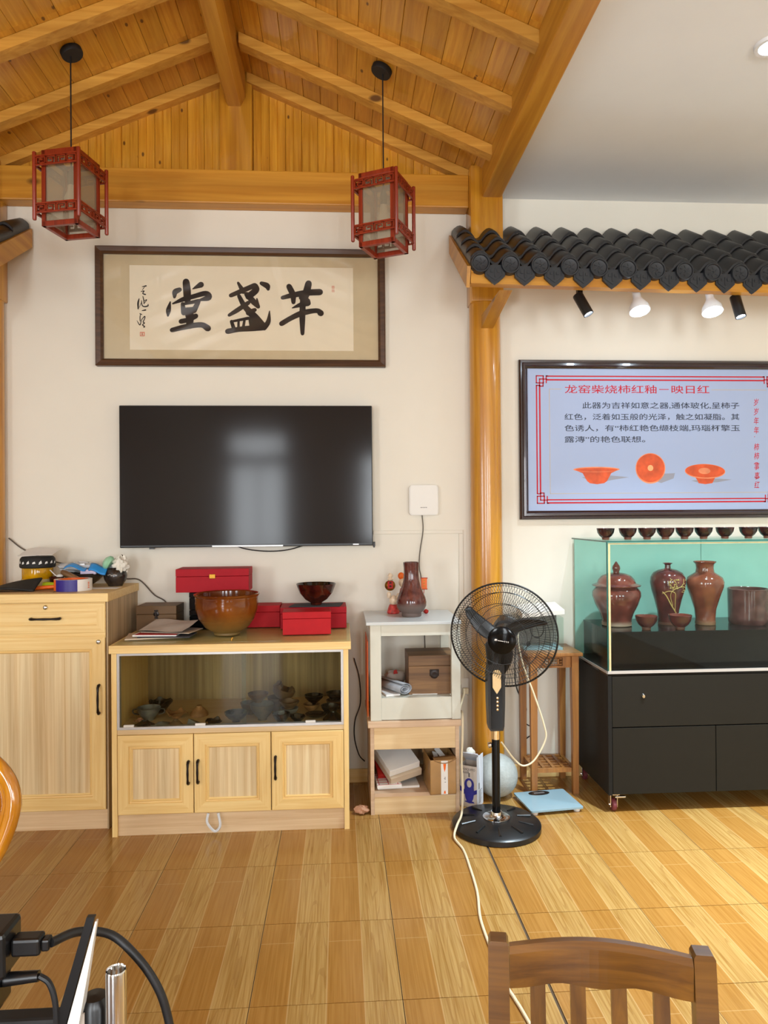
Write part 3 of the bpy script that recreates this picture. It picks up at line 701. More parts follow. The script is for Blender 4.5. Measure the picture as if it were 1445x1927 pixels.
# ================================================================== LANTERNS
def lantern(x, y, zb, rot, label, ztop):
    t = thing('hanging_lantern', label, 'lantern', (x, y, zb), rot, 'red wooden palace lanterns')
    hi, hs, H = 0.076, 0.104, 0.327
    b = MB()
    for sx in (-1, 1):
        for sy in (-1, 1): b.box(sx * hi - 0.009, sx * hi + 0.009, sy * hi - 0.009, sy * hi + 0.009, 0, H, 0.002)
    for z0, z1 in ((0, 0.022), (H - 0.022, H)):
        for sg in (-1, 1):
            b.box(-hi - 0.0085, hi + 0.0085, sg * hi - 0.009, sg * hi + 0.009, z0, z1, 0.002)
            b.box(sg * hi - 0.009, sg * hi + 0.009, -hi - 0.0085, hi + 0.0085, z0, z1, 0.002)
    b.box(-hi, hi, -0.012, 0.012, H - 0.012, H - 0.002); 
    b.build('inner_frame', 'redwood', t)
    for sx in (-1, 1):
        for sy in (-1, 1):
            MB().tube([(sx * hs, sy * hs, 0.02), (sx * hs, sy * hs, 0.024), (sx * hs, sy * hs, 0.309), (sx * hs, sy * hs, 0.312)], [0.006, 0.0085, 0.0085, 0.006], 10).build('outer_post', 'redwood', t, smooth=True)
    def band(k, z):
        b = MB(); Lh = hs - 0.008
        b.box(-Lh, Lh, -0.004, 0.004, -0.022, -0.016); b.box(-Lh, Lh, -0.004, 0.004, 0.016, 0.022)
        n = 4; wd = 2 * Lh / n
        for i in range(n):
            cx = -Lh + wd * (i + 0.5); s = 1 if i % 2 == 0 else -1; h = wd * 0.42; r_ = 0.0022
            segs = [((-h, -0.012), (-h, 0.012)), ((-h, 0.012), (h, 0.012)), ((h, 0.012), (h, -0.012)), ((h, -0.012), (-h * 0.35, -0.012)), ((-h * 0.35, -0.012), (-h * 0.35, 0.003)), ((-h * 0.35, 0.003), (h * 0.4, 0.003))]
            for (a, c) in segs:
                x0, x1 = sorted((s * a[0], s * c[0])); z0, z1 = sorted((a[1], c[1]))
                b.box(cx + x0 - r_, cx + x1 + r_, -0.003, 0.003, z0 - r_, z1 + r_)
            b.box(cx - r_, cx + r_, -0.003, 0.003, 0.012, 0.018); b.box(cx - r_, cx + r_, -0.003, 0.003, -0.018, -0.012)
        a = k * PI / 2
        b.build('fret_band', 'redwood', t, (hs * math.sin(a), -hs * math.cos(a), z), rot=(0, 0, a))
    for k in range(4): band(k, 0.272); band(k, 0.070)
    for k in range(4):
        a = k * PI / 2
        MB().box(-hi + 0.009, hi - 0.009, -0.0015, 0.0015, 0.022, H - 0.022).build('pane', 'frost', t, (hi * math.sin(a), -hi * math.cos(a), 0), rot=(0, 0, a))
    MB().lathe([(0, 0.205), (0.016, 0.205), (0.017, 0.25), (0.012, 0.262), (0.004, 0.275), (0.004, H - 0.01)], 16).build('socket', 'socket', t, smooth=True)
    MB().lathe([(0, 0.10), (0.02, 0.105), (0.030, 0.125), (0.029, 0.15), (0.018, 0.18), (0.014, 0.206), (0, 0.206)], 20).build('bulb', 'bulb', t, smooth=True)
    MB().tube([(0, 0, H - 0.01), (0, 0, ztop - zb - 0.008)], 0.0032, 8).build('cord', 'cable_k', t)
    sl = math.atan(0.42) * (1 if x > RX else -1)
    mt = Matrix.Rotation(-rot, 4, 'Z') @ Matrix.Rotation(sl, 4, 'Y')
    MB().lathe([(0, -0.026), (0.044, -0.026), (0.047, -0.020), (0.047, -0.002), (0, -0.002)], 28, (0, 0, 0), mat=Matrix.Translation((0, 0, ztop - zb)) @ mt).build('canopy', 'blackmat', t, smooth=True)
    return t
lantern(-1.160, 3.195, 2.648, R(-14), 'red wooden lantern hanging at the left with greek key fretwork', roofz(-1.160))
lantern(0.207, 3.195, 2.588, R(-27), 'red wooden lantern hanging at the right in front of the picture corner', roofz(0.207))

# ================================================================== CALLIGRAPHY PICTURE
FXL, FXR, FZB, FZT = -1.242, 0.246, 2.180, 2.795
pic = thing('calligraphy_picture', 'framed calligraphy scroll with three big black characters on the white wall', 'picture', (FXL, W, FZB))
fw, fh = FXR - FXL, FZT - FZB
MB().ring(0, fw, 0, fh, [(0, 0), (0, -0.034), (0.005, -0.038), (0.026, -0.034), (0.037, -0.024), (0.037, -0.008)]).build('picture_frame', 'frame', pic)
MB().box(0.035, fw - 0.035, -0.012, -0.002, 0.035, fh - 0.035).build('mount', 'mount', pic)
MB().box(0.168, fw - 0.167, -0.0136, -0.0115, 0.086, fh - 0.092).build('scroll', 'paper', pic)
MB().box(0.036, fw - 0.036, -0.021, -0.0195, 0.036, fh - 0.036).build('pane', 'pictureglass', pic)
def cmap(u, v):
    px = 300 + u * 0.22145; py = 510 + v * 0.22145
    return ((px - 178) * 0.002722, fh + 0.00273 * (461 + (px - 178) * 0.0119 - py), 1)
tang = [[(205, 78, 60), (212, 150, 66), (215, 230, 62)], [(150, 145, 40), (112, 165, 48), (106, 208, 26)], [(332, 102, 52), (300, 118, 34), (262, 138, 10)],
        [(70, 250, 12), (55, 320, 42), (50, 368, 18)], [(92, 265, 14), (180, 228, 40), (262, 205, 40), (370, 178, 46), (395, 212, 54), (318, 235, 18)],
        [(175, 268, 34), (184, 345, 46)], [(182, 268, 24), (312, 242, 36)], [(310, 248, 36), (270, 325, 50)], [(190, 320, 40), (285, 308, 34)],
        [(222, 330, 72), (240, 385, 74)], [(160, 418, 42), (230, 402, 40), (286, 372, 44)], [(240, 380, 62), (232, 455, 60)],
        [(84, 492, 40), (200, 464, 46), (330, 448, 46), (388, 478, 56)]]
zhan = [[(648, 86, 22), (690, 160, 46)], [(585, 195, 36), (680, 155, 42), (790, 108, 44)], [(655, 200, 34), (700, 285, 48), (790, 385, 66), (860, 465, 64)],
        [(800, 112, 40), (800, 150, 56), (735, 205, 56)], [(848, 90, 34), (895, 112, 50), (905, 140, 30)], [(570, 365, 28), (640, 322, 40), (735, 258, 36)],
        [(720, 185, 44), (775, 245, 52), (818, 292, 36)], [(790, 320, 34), (735, 345, 50)], [(590, 420, 30), (610, 485, 34)], [(650, 420, 20), (648, 490, 24)],
        [(700, 412, 22), (686, 490, 26)], [(590, 420, 20), (735, 392, 28)], [(755, 400, 44), (780, 470, 74)], [(556, 505, 46), (650, 488, 44), (760, 480, 50), (858, 478, 40)],
        [(868, 478, 44), (905, 420, 40), (916, 330, 8)], [(808, 225, 14), (820, 290, 28)]]
yu = [[(1028, 215, 34), (1120, 192, 46), (1240, 172, 54), (1352, 166, 56)], [(1085, 118, 50), (1118, 190, 52), (1122, 255, 36)], [(1254, 92, 58), (1228, 195, 66)],
      [(1190, 215, 46), (1240, 248, 62)], [(1112, 304, 10), (1180, 278, 40), (1248, 262, 52)], [(1204, 225, 50), (1198, 380, 52), (1198, 526, 34)],
      [(1018, 440, 44), (1100, 392, 44), (1200, 348, 50), (1320, 328, 42), (1358, 350, 56)]]
for nm, s in (('brush_character', tang), ('brush_character', zhan), ('brush_character', yu)): strokes(nm, s, 'ink', pic, cmap, -0.0138)
def smap(u, v): return cmap((240 + u * 0.06227 - 300) / 0.22145, (520 + v * 0.06227 - 510) / 0.22145)
sig = [[(375, 265, 20), (490, 240, 44)], [(440, 280, 20), (380, 360, 18)], [(340, 410, 20), (430, 395, 30), (390, 470, 30), (470, 500, 40)],
       [(280, 630, 25), (250, 760, 54), (250, 940, 36)], [(280, 900, 12), (350, 740, 20)], [(395, 560, 25), (425, 700, 30), (425, 790, 20)], [(430, 700, 15), (510, 660, 25), (430, 780, 15)],
       [(350, 690, 20), (370, 830, 30), (440, 870, 35), (540, 850, 40), (550, 800, 25)], [(370, 995, 25), (470, 975, 45)], [(300, 1085, 25), (360, 1110, 25)], [(320, 1110, 20), (305, 1200, 25), (310, 1310, 25)],
       [(215, 1300, 15), (300, 1430, 30), (350, 1280, 20), (440, 1170, 30), (450, 1220, 25), (400, 1340, 30), (440, 1370, 30), (380, 1430, 30), (440, 1480, 35), (410, 1510, 20)]]
strokes('signature', sig, 'ink', pic, smap, -0.0138)
def seal(pts_u, pts_v, name='red_seal'):
    b = MB(); x0, z1, _ = smap(pts_u[0], pts_v[0]); x1, z0, _ = smap(pts_u[1], pts_v[1])
    t = (x1 - x0) * 0.13
    b.ring(x0, x1, z0, z1, [(0, -0.0138), (t, -0.0139)])
    cx, cz = (x0 + x1) / 2, (z0 + z1) / 2; h = (x1 - x0) * 0.22
    for k in range(3): b.box(cx - h, cx + h * (0.4 if k == 1 else 1), -0.0139, -0.0137, cz - h + k * h * 0.9, cz - h + k * h * 0.9 + t * 0.8)
    b.box(cx - t * 0.4, cx + t * 0.4, -0.0139, -0.0137, cz - h, cz + h)
    b.build(name, 'seal', pic)
seal((300, 440), (1640, 1770)); seal((6140, 6220), (240, 320)); seal((6140, 6220), (350, 430))

# ================================================================== POSTER
PX0, PX1, PZ0, PZ1 = 0.957, 2.465, 1.372, 2.224
pos = thing('framed_poster', 'dark framed poster with red Chinese title and three orange bowls above the display case', 'poster', (PX0, W, PZ0))
pw, ph = PX1 - PX0, PZ1 - PZ0
MB().ring(0, pw, 0, ph, [(0, 0), (0, -0.022), (0.006, -0.03), (0.016, -0.028), (0.020, -0.034), (0.032, -0.034), (0.036, -0.028), (0.046, -0.02), (0.046, -0.006)]).build('picture_frame', 'mahog', pos)
MB().box(0.04, pw - 0.04, -0.012, -0.002, 0.04, ph - 0.04).build('print', 'poster', pos)
kx, kz = 0.002926 * 0.33564, 0.00282 * 0.33564                      # zoom units of the traced layout to metres
def pm(u, v): return ((u - 50) * kx, ph - (v - 50) * kz)
b = MB()
def rect(b, u0, v0, u1, v1, y=-0.0124):
    x0, z1 = pm(u0, v0); x1, z0 = pm(u1, v1); b.box(min(x0, x1), max(x0, x1), y, -0.0115, min(z0, z1), max(z0, z1))
UR = 50 + pw / kx + 50                                              # mirrored right edge: u -> UR - u
for mir in (False, True):
    f_ = (lambda u: UR - u) if mir else (lambda u: u)
    rect(b, f_(145), 190, f_(152), 805); rect(b, f_(162), 190, f_(170), 805)
    for base, sgn in ((136, 1), (862, -1)):
        g_ = lambda v: base + sgn * v
        for (u0, v0, u1, v1) in ((145, 0, 190, 6), (145, 0, 151, 46), (183, 0, 190, 46), (145, 40, 190, 46), (163, 18, 206, 24), (163, 18, 169, 64), (200, 0, 206, 44), (163, 58, 188, 64), (182, 40, 188, 64), (200, 0, 212, 6), (145, 54, 168, 60)):
            rect(b, f_(u0), g_(v0), f_(u1), g_(v1))
rect(b, 205, 137, UR - 205, 144); rect(b, 205, 157, UR - 205, 165); rect(b, 205, 836, UR - 205, 843); rect(b, 205, 853, UR - 205, 861)
b.build('red_border', 'pred', pos)
b = MB(); rect(b, 218, 212, 286, 215); rect(b, 218, 212, 221, 806); rect(b, 218, 803, UR - 190, 806); rect(b, 1130, 214, UR - 190, 217)
b.build('fine_border', 'pgold', pos)
def ptext(name, s, u, v, hz, mat, u1=None, squash=0.8, bold=0.0):
    """one line: left edge u, baseline v, right edge u1 (zoom units), glyph height hz"""
    x, z = pm(u, v); n = len(s)
    size = hz * kz / 0.82 / squash
    o = text_mesh(name, s, size, mat, pos, (x, -0.0122, z), 1, squash, bold)
    if u1:
        xs = [q.co.x for q in o.data.vertices]; wdt = max(xs) - min(xs); sc = (pm(u1, 0)[0] - x) / wdt
        mn = min(xs)
        for q in o.data.vertices: q.co.x = (q.co.x - mn) * sc
    return o
ptext('title_text', '龙窑柴烧柿红釉－映日红', 305, 233, 42, 'pred', 1118, 0.72, 0.0002)
ptext('body_text', '此器为吉祥如意之器,通体玻化,呈柿子', 402, 320, 32, 'pink', 1288, 0.72, 0.0003)
ptext('body_text', '红色，泛着如玉般的光泽，触之如凝脂。其', 302, 385, 32, 'pink', 1288, 0.72, 0.0003)
ptext('body_text', '色诱人，有“柿红艳色缬枝端,玛瑙杯擎玉', 302, 449, 32, 'pink', 1290, 0.72, 0.0003)
ptext('body_text', '露漙”的艳色联想。', 302, 513, 32, 'pink', 752, 0.72, 0.0003)
b = None
for i, ch in enumerate('岁岁年年·柿柿︵事事︶红'):
    vv = [303, 357, 410, 464, 500, 560, 612, 640, 672, 726, 752, 778][i]
    x, z = pm(1368, vv); ptxt = text_mesh('side_text', ch, 0.0405, 'pred', pos, (x, -0.0122, z), 0.72, 1.05, 0.0002)
    ptxt.data.transform(Matrix(((1, 0.12, 0, 0), (0, 1, 0, 0), (0, 0, 1, 0), (0, 0, 0, 1))))
def poly(name, pts, mat, y, tri=False):
    vs = []
    for u, v in pts: x, z = pm(u, v); vs.append((x, y, z))
    return MB().add(vs, [list(range(len(vs)))]).build(name, mat, pos)
def ell(cu, cv, ru, rv, n=36, rot=0): return [(cu + ru * math.cos(2 * PI * k / n) * math.cos(rot) - rv * math.sin(2 * PI * k / n) * math.sin(rot), cv + ru * math.cos(2 * PI * k / n) * math.sin(rot) + rv * math.sin(2 * PI * k / n) * math.cos(rot)) for k in range(n)]
poly('printed_shadow', [(395, 712), (560, 704), (660, 714), (560, 730), (470, 748)], 'pshadow', -0.01205)
poly('printed_shadow', [(800, 735), (850, 695), (918, 692), (910, 722), (840, 748)], 'pshadow', -0.01205)
poly('printed_shadow', [(1010, 735), (1120, 722), (1240, 730), (1160, 745), (1060, 750)], 'pshadow', -0.01205)
poly('printed_bowl', [(347, 668), (400, 690), (425, 735), (440, 747), (480, 753), (520, 747), (536, 735), (560, 690), (608, 668), (560, 660), (478, 655), (400, 659)], 'porange', -0.0123)
poly('printed_rim', ell(478, 669, 129, 15), 'porange2', -0.0125); poly('printed_inside', ell(478, 671, 118, 11), 'porange', -0.0126)
poly('printed_rim', ell(780, 664, 84, 87), 'porange2', -0.0123); poly('printed_bowl', ell(780, 662, 79, 81), 'porange', -0.0125); poly('printed_glow', ell(780, 662, 16, 17), 'pglow', -0.0126)
poly('printed_bowl', [(1030, 710), (1048, 740), (1052, 750), (1090, 756), (1130, 750), (1136, 738), (1150, 710)], 'porange', -0.0122)
poly('printed_rim', ell(1089, 682, 115, 42, rot=0.03), 'porange2', -0.0124); poly('printed_inside', ell(1089, 680, 112, 38, rot=0.03), 'porange', -0.0126); poly('printed_glow', ell(1085, 680, 34, 18, rot=0.03), 'porange2', -0.0127)

# ================================================================== TELEVISION
tv = thing('television', 'large black flat television on the white wall, switched off', 'television', (-0.473, W, 1.245))
MB().box(-0.644, 0.644, -0.062, -0.03, 0, 0.726, 0.004).build('housing', 'tvblack', tv)
MB().box(-0.25, 0.25, -0.03, 0.0, 0.2, 0.55).build('wall_mount', 'black', tv)
MB().box(-0.639, 0.639, -0.0645, -0.0615, 0.012, 0.721).build('screen', 'tvscreen', tv)
MB().box(-0.18, 0.18, -0.066, -0.062, 0.001, 0.008).build('chrome_strip', 'alu', tv)
MB().box(0.54, 0.57, -0.066, -0.062, 0.004, 0.010).build('badge', 'alu', tv)
MB().box(-0.50, -0.475, -0.05, -0.03, -0.008, 0.0).build('sensor', 'black', tv)
MB().tube(smoothpath([(-0.10, -0.02, 0.02), (-0.02, -0.02, -0.012), (0.09, -0.018, -0.026), (0.20, -0.018, -0.020), (0.31, -0.02, 0.01)]), 0.003, 6).build('cable', 'cable_k', tv)
b = MB(); b.tube([(0.646, -0.03, 0.005), (0.652, -0.03, -0.012)], 0.004, 6); b.box(0.644, 0.656, -0.04, -0.02, -0.006, 0.018); b.build('cable_clip', 'cable_k', tv)

# ------------------------------------------------------------------ router, trunking, wires, outlet
rt = thing('wifi_router', 'white square router box with rounded corners on the wall', 'router', (0.442, W, 1.479))
def roundrect(hw, hh, r, n=6):
    P_ = []
    for cx, cz, a in ((hw - r, hh - r, 0), (-hw + r, hh - r, 90), (-hw + r, -hh + r, 180), (hw - r, -hh + r, 270)):
        for k in range(n + 1): q = R(a + 90 * k / n); P_.append((cx + r * math.cos(q), cz + r * math.sin(q)))
    return P_
b = MB(); o1, o2 = roundrect(0.077, 0.079, 0.018), roundrect(0.072, 0.074, 0.015)
b.prism(o1, -0.024, -0.004); b.prism(o2, -0.029, -0.023)
b.build('housing', 'white', rt)
b = MB()                                                            # a tiny grey mark, too small to read in the photograph
for k in range(8): b.box(-0.019 + k * 0.0045, -0.0158 + k * 0.0045, -0.0294, -0.0289, -0.040 - 0.0012 * (k % 3 == 1), -0.0375 + 0.0012 * (k % 2))
b.build('mark', 'texgrey', rt)
MB().tube(smoothpath([(-0.008, -0.012, -0.077), (-0.004, -0.0135, -0.16), (-0.022, -0.010, -0.28), (-0.024, -0.006, -0.36), (-0.014, -0.006, -0.42), (-0.004, -0.006, -0.60), (0.004, -0.006, -0.83), (0.003, -0.006, -0.98)], 5), 0.0028, 6).build('cable', 'cable_g', rt)
tr = MB(); tr.box(0.175, 0.652, W - 0.009, W, 1.302, 1.320, 0.002); tr.box(0.630, 0.652, W - 0.009, W, 0.50, 1.3015, 0.002)
tag(tr.build('cable_trunking', 'wall'), 'thin white cable trunking running on the wall right of the television', 'trunking')
ou = thing('wall_outlet', 'white wall outlet with a plug between white table and log column', 'outlet', (0.664, W, 0.49))
MB().box(-0.028, 0.016, -0.01, 0, -0.045, 0.045, 0.003).build('plate', 'white', ou)
MB().box(-0.022, 0.008, -0.034, -0.0095, -0.035, -0.005, 0.004).build('plug', 'cable_w', ou)
wl = MB().tube(smoothpath([(-1.685, 3.755, 1.30), (-1.608, 3.757, 1.239), (-1.476, 3.757, 1.183), (-1.331, 3.757, 1.146), (-1.22, 3.757, 1.105), (-1.105, 3.757, 1.085), (-1.032, 3.757, 1.077), (-0.958, 3.757, 1.0), (-0.899, 3.757, 0.96), (-0.86, 3.757, 0.86)]), 0.0038, 6).build('wall_wire', 'cable_g', smooth=True)
tag(wl, 'grey wire running down the wall from the left column to the wooden chest', 'wire')
wl = MB().tube(smoothpath([(0.068, 3.72, 0.66), (0.095, 3.74, 0.55), (0.10, 3.75, 0.42), (0.072, 3.752, 0.33), (0.068, 3.752, 0.24), (0.09, 3.752, 0.15), (0.12, 3.73, 0.12)]), 0.003, 6).build('wall_wire.001', 'cable_k', smooth=True)
tag(wl, 'thin black wire hanging between the low cabinet and the white table', 'wire')

# ================================================================== CABINET HELPERS
def handle(parent, loc, vertical, L):
    h = L / 2; pts = [(-h, 0, 0), (-h, -0.012, 0), (-h * 0.86, -0.020, 0), (-h * 0.5, -0.022, 0), (0, -0.023, 0), (h * 0.5, -0.022, 0), (h * 0.86, -0.020, 0), (h, -0.012, 0), (h, 0, 0)]
    rs = [0.0065, 0.0065, 0.006, 0.0045, 0.0055, 0.0045, 0.006, 0.0065, 0.0065]
    if vertical: pts = [(p[2], p[1], p[0]) for p in pts]
    return MB().tube(pts, rs, 10).build('handle', 'handle', parent, loc, smooth=True)
def panel_door(parent, x0, x1, z0, z1, y, name='door', fw_=0.055, hnd=None, vertical=True, L=0.115, extra=None):
    """mitred frame with an inner bead and a recessed panel; front plane at y"""
    cx, cz = (x0 + x1) / 2, (z0 + z1) / 2
    a0, a1, c0, c1 = x0 - cx, x1 - cx, z0 - cz, z1 - cz
    b = MB()
    b.ring(a0, a1, c0, c1, [(0.0, 0.019), (0.0, 0.002), (0.003, 0.0), (fw_, 0.0), (fw_ + 0.002, 0.007), (fw_ + 0.005, 0.008), (fw_ + 0.011, 0.004), (fw_ + 0.016, 0.010), (fw_ + 0.016, 0.019)], True)
    d = b.build(name, ['cab', 'cab_z'], parent, (cx, y, cz))
    # mitre lines
    MB().box(a0 + fw_ + 0.014, a1 - fw_ - 0.014, 0.0105, 0.0175, c0 + fw_ + 0.014, c1 - fw_ - 0.014).build('panel', 'panel', d)
    if hnd: handle(d, (hnd[0] - cx, 0, hnd[1] - cz), vertical, L)
    if extra:
        q = Matrix.Rotation(R(90), 4, 'X')
        lk = MB().lathe([(0, 0.009), (0.006, 0.009), (0.009, 0.007), (0.011, 0.003), (0.011, 0)], 18, mat=q); lk.box(-0.0012, 0.0012, -0.0098, -0.008, -0.005, 0.001)
        lab(lk.build('lock', 'chrome', d, (extra[0] - cx, 0, extra[1] - cz), smooth=True), 'chrome key lock')
    return d

# ================================================================== TALL CABINET (left)
TXR, TYF, TZT = -1.045, 3.29, 1.062
tc_ = thing('tall_cabinet', 'tall light oak cabinet with drawer and lock at the left wall', 'cabinet', (-1.5, TYF, 0))
tx = TXR + 1.5
b = MB(); b.box(-0.40, tx - 0.008, 0.022, W - TYF - 0.002, 0.085, TZT - 0.040)
b.build('carcass', 'side', tc_)
MB().box(-0.40, tx - 0.012, 0.004, 0.020, 0.86, 1.020).build('rail', 'cab', tc_)
MB().box(tx - 0.0075, tx - 0.0005, 0.002, W - TYF - 0.002, 0.0, TZT - 0.040, 0.001).build('side_panel', 'side', tc_)
MB().box(-0.42, tx + 0.006, -0.018, W - TYF - 0.002, TZT - 0.039, TZT, 0.002).build('top_board', 'cab', tc_)
MB().box(-0.40, tx - 0.008, 0.010, 0.0215, 0.0, 0.088).build('plinth', 'plinth', tc_)
panel_door(tc_, -0.39, tx - 0.014, 0.882, 1.017, 0.0, 'drawer', 0.036, (-1.318 + 1.5, 0.950), False, 0.125, (-1.318 + 1.5, 1.000))
panel_door(tc_, -0.39, tx - 0.014, 0.088, 0.868, 0.0, 'door', 0.058, (tx - 0.040, 0.585), True, 0.125, (tx - 0.042, 0.842))

# ================================================================== LOW CABINET
LX0, LX1, LYF, LZT = -1.005, 0.045, 3.205, 0.839
lc = thing('display_cabinet', 'low light oak cabinet with glass display section and three doors', 'cabinet', (LX0, LYF, 0))
lw = LX1 - LX0; ld = W - LYF - 0.03
for x0 in (0.0, lw - 0.034): MB().box(x0, x0 + 0.022, 0, ld, 0, LZT - 0.036).build('side_panel', 'cab_z', lc)
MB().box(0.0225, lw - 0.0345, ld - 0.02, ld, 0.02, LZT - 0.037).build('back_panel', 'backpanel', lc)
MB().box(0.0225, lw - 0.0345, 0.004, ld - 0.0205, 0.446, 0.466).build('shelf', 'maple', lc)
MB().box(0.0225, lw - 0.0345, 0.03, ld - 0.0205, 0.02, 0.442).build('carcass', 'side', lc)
MB().box(-0.008, lw, -0.012, ld, LZT - 0.035, LZT, 0.002).build('top_board', 'cab', lc)
MB().box(0.01, lw - 0.004, 0.01, ld - 0.01, LZT + 0.0005, LZT + 0.006).build('glass_top', 'glass', lc)
MB().box(0.0225, lw - 0.0345, 0.012, 0.0295, 0.0, 0.092).build('plinth', 'plinth', lc)
MB().box(0.0225, lw - 0.0345, 0.002, 0.024, 0.4445, 0.4455).build('rail', 'cab', lc)
b = MB().ring(0.0225, lw - 0.0345, 0.467, LZT - 0.036, [(0, 0.03), (0, 0.002), (0.011, 0.002), (0.011, 0.03)]); b.build('track_frame', 'alu', lc)
gx = (0.034, 0.034 + (lw - 0.08) * 0.545, lw - 0.046)
MB().box(gx[0], gx[1] + 0.02, 0.010, 0.014, 0.478, LZT - 0.048).build('glass_door', 'cabglass', lc)
MB().box(gx[1], gx[2], 0.019, 0.023, 0.478, LZT - 0.048).build('glass_door', 'cabglass', lc)
for gxx in (0.05, 0.36, 0.845): MB().box(gxx, gxx + 0.045, 0.001, 0.012, 0.478, 0.488, 0.002).build('pull_tab', 'white', lc)
dz0, dz1 = 0.094, 0.442
e0 = [0.0235, 0.353, 0.692, lw - 0.036]
panel_door(lc, e0[0], e0[1] - 0.002, dz0, dz1, 0.0, 'door', 0.048, (e0[1] - 0.022, 0.275), True, 0.095)
panel_door(lc, e0[1] + 0.002, e0[2] - 0.002, dz0, dz1, 0.0, 'door', 0.048, (e0[1] + 0.020, 0.278), True, 0.095)
panel_door(lc, e0[2] + 0.002, e0[3], dz0, dz1, 0.0, 'door', 0.048, (e0[2] + 0.020, 0.285), True, 0.095)
tg = MB().tube(smoothpath([(-0.588, 3.196, 0.095), (-0.592, 3.188, 0.06), (-0.57, 3.186, 0.028), (-0.552, 3.186, 0.02), (-0.535, 3.187, 0.045), (-0.545, 3.195, 0.095)], 4), 0.006, 6)
tag(tg.build('plastic_strap', 'bagclear', smooth=True), 'clear plastic strap hanging below the cabinet door', 'strap')

# ------------------------------------------------------------------ bowls and shards in the display section
ZS = 0.4665
def bowlprof(r, h, foot=0.36, t=0.0045, flare=0.55):
    f = r * foot
    return [(0, 0.0), (f * 0.8, 0.0), (f, 0.0), (f, h * 0.10), (f * 1.05, h * 0.13), (r * (foot + (1 - foot) * 0.5), h * 0.13 + h * 0.87 * 0.32), (r * 0.93, h * 0.74), (r, h),
            (r - t, h), (r * 0.92 - t, h * 0.72), (r * (foot + (1 - foot) * 0.45), h * 0.36), (f * 0.7, h * 0.2), (0, h * 0.19)]
def pot(name, label, cat, x, y, z, r, h, mat, foot=0.36, jag=0.0, seed=0, group='old bowls and shards in the display section', arc=None, mat4=None, n=28, t=0.0045):
    b = MB(); pr = bowlprof(r, h, foot, t)
    if arc: b.lathe(pr, 18, a0=arc[0], a1=arc[1], jag=jag, seed=seed, mat=mat4)
    else: b.lathe(pr, n, jag=jag, seed=seed, mat=mat4)
    return tag(b.build(name, mat, None, (x, y, z), smooth=True), label, cat, group)
pot('bowl', 'dark bowl with a chipped rim standing at the back left of the display section', 'bowl', -0.865, 3.50, ZS, 0.056, 0.068, 'clay2', 0.42, 0.25, 1)
gc = thing('handled_cup', 'grey white cup with ear handles at the left in the display section', 'cup', (-0.888, 3.37, ZS), 0, 'old bowls and shards in the display section')
MB().lathe(bowlprof(0.055, 0.056, 0.45), 28).build('bowl', 'clay3', gc, smooth=True)
for sg in (-1, 1): MB().tube(smoothpath([(sg * 0.052, 0, 0.048), (sg * 0.070, 0, 0.046), (sg * 0.070, 0, 0.030), (sg * 0.045, 0, 0.022)], 4), 0.004, 6).build('handle', 'clay5', gc, smooth=True)
pot('bowl', 'ochre bowl with a broken wavy rim beside the grey cup', 'bowl', -0.765, 3.385, ZS, 0.053, 0.052, 'clay4', 0.4, 0.45, 5)
pot('bowl', 'ochre clay dome, a bowl turned upside down', 'bowl', -0.668, 3.42, ZS + 0.046, 0.043, 0.046, 'clay4', 0.3, 0, 0, mat4=Matrix.Rotation(PI, 4, 'X'))
pot('shard', 'shiny dark shard lying in the front left corner of the display section', 'shard', -0.878, 3.265, ZS - 0.004, 0.05, 0.03, 'clay2', 0.3, 0.3, 8, arc=(0.1, 2.7), mat4=Matrix.Translation((0, 0, 0.032)) @ Matrix.Rotation(R(176), 4, 'X'))
pot('shard', 'flat grey shard beside the shiny dark shard', 'shard', -0.812, 3.275, ZS - 0.002, 0.045, 0.016, 'clay3', 0.3, 0.3, 9, arc=(-0.6, 2.4), mat4=Matrix.Translation((0, 0, 0.018)) @ Matrix.Rotation(R(180), 4, 'X'))
pot('shard', 'small pinkish clay shard under the handled cup', 'shard', -0.915, 3.318, ZS, 0.03, 0.024, 'claypink', 0.3, 0.5, 10, arc=(0.2, 2.6), mat4=Matrix.Translation((0, 0, 0.024)) @ Matrix.Rotation(R(180), 4, 'X'))
pot('shard', 'half round amber brown shard at the front glass', 'shard', -0.737, 3.25, ZS - 0.002, 0.036, 0.034, 'clay1', 0.3, 0.1, 11, arc=(0.2, 2.9), mat4=Matrix.Translation((0, 0, 0.035)) @ Matrix.Rotation(R(180), 4, 'X'))
b = MB(); b.add([(-0.03, 0, 0), (0.036, 0.0, 0.002), (0.03, 0.03, 0.004), (-0.02, 0.03, 0), (-0.022, 0.006, 0.032), (-0.008, 0.026, 0.022)], [(0, 1, 4), (1, 5, 4), (1, 2, 5), (2, 3, 5), (3, 0, 4), (3, 4, 5), (0, 3, 2, 1)])
tag(b.build('shard', 'clay5', None, (-0.66, 3.245, ZS)), 'pointed triangular grey brown shard behind the middle pull tab', 'shard', 'old bowls and shards in the display section')
pot('bowl', 'small dark bowl with a jagged broken rim near the middle of the display section', 'bowl', -0.573, 3.262, ZS, 0.037, 0.034, 'clay2', 0.45, 0.55, 13)
pot('bowl', 'wide dark grey bowl right of the jagged small bowl', 'bowl', -0.478, 3.30, ZS, 0.054, 0.044, 'clay2', 0.35, 0, 14)
pot('bowl', 'brown bowl half hidden behind the large tapering bowl', 'bowl', -0.43, 3.42, ZS, 0.046, 0.055, 'clay1', 0.4, 0, 15)
pot('bowl', 'large tapering brown bowl, biggest in the middle of the display section', 'bowl', -0.362, 3.318, ZS, 0.058, 0.074, 'clay5', 0.36, 0, 16)
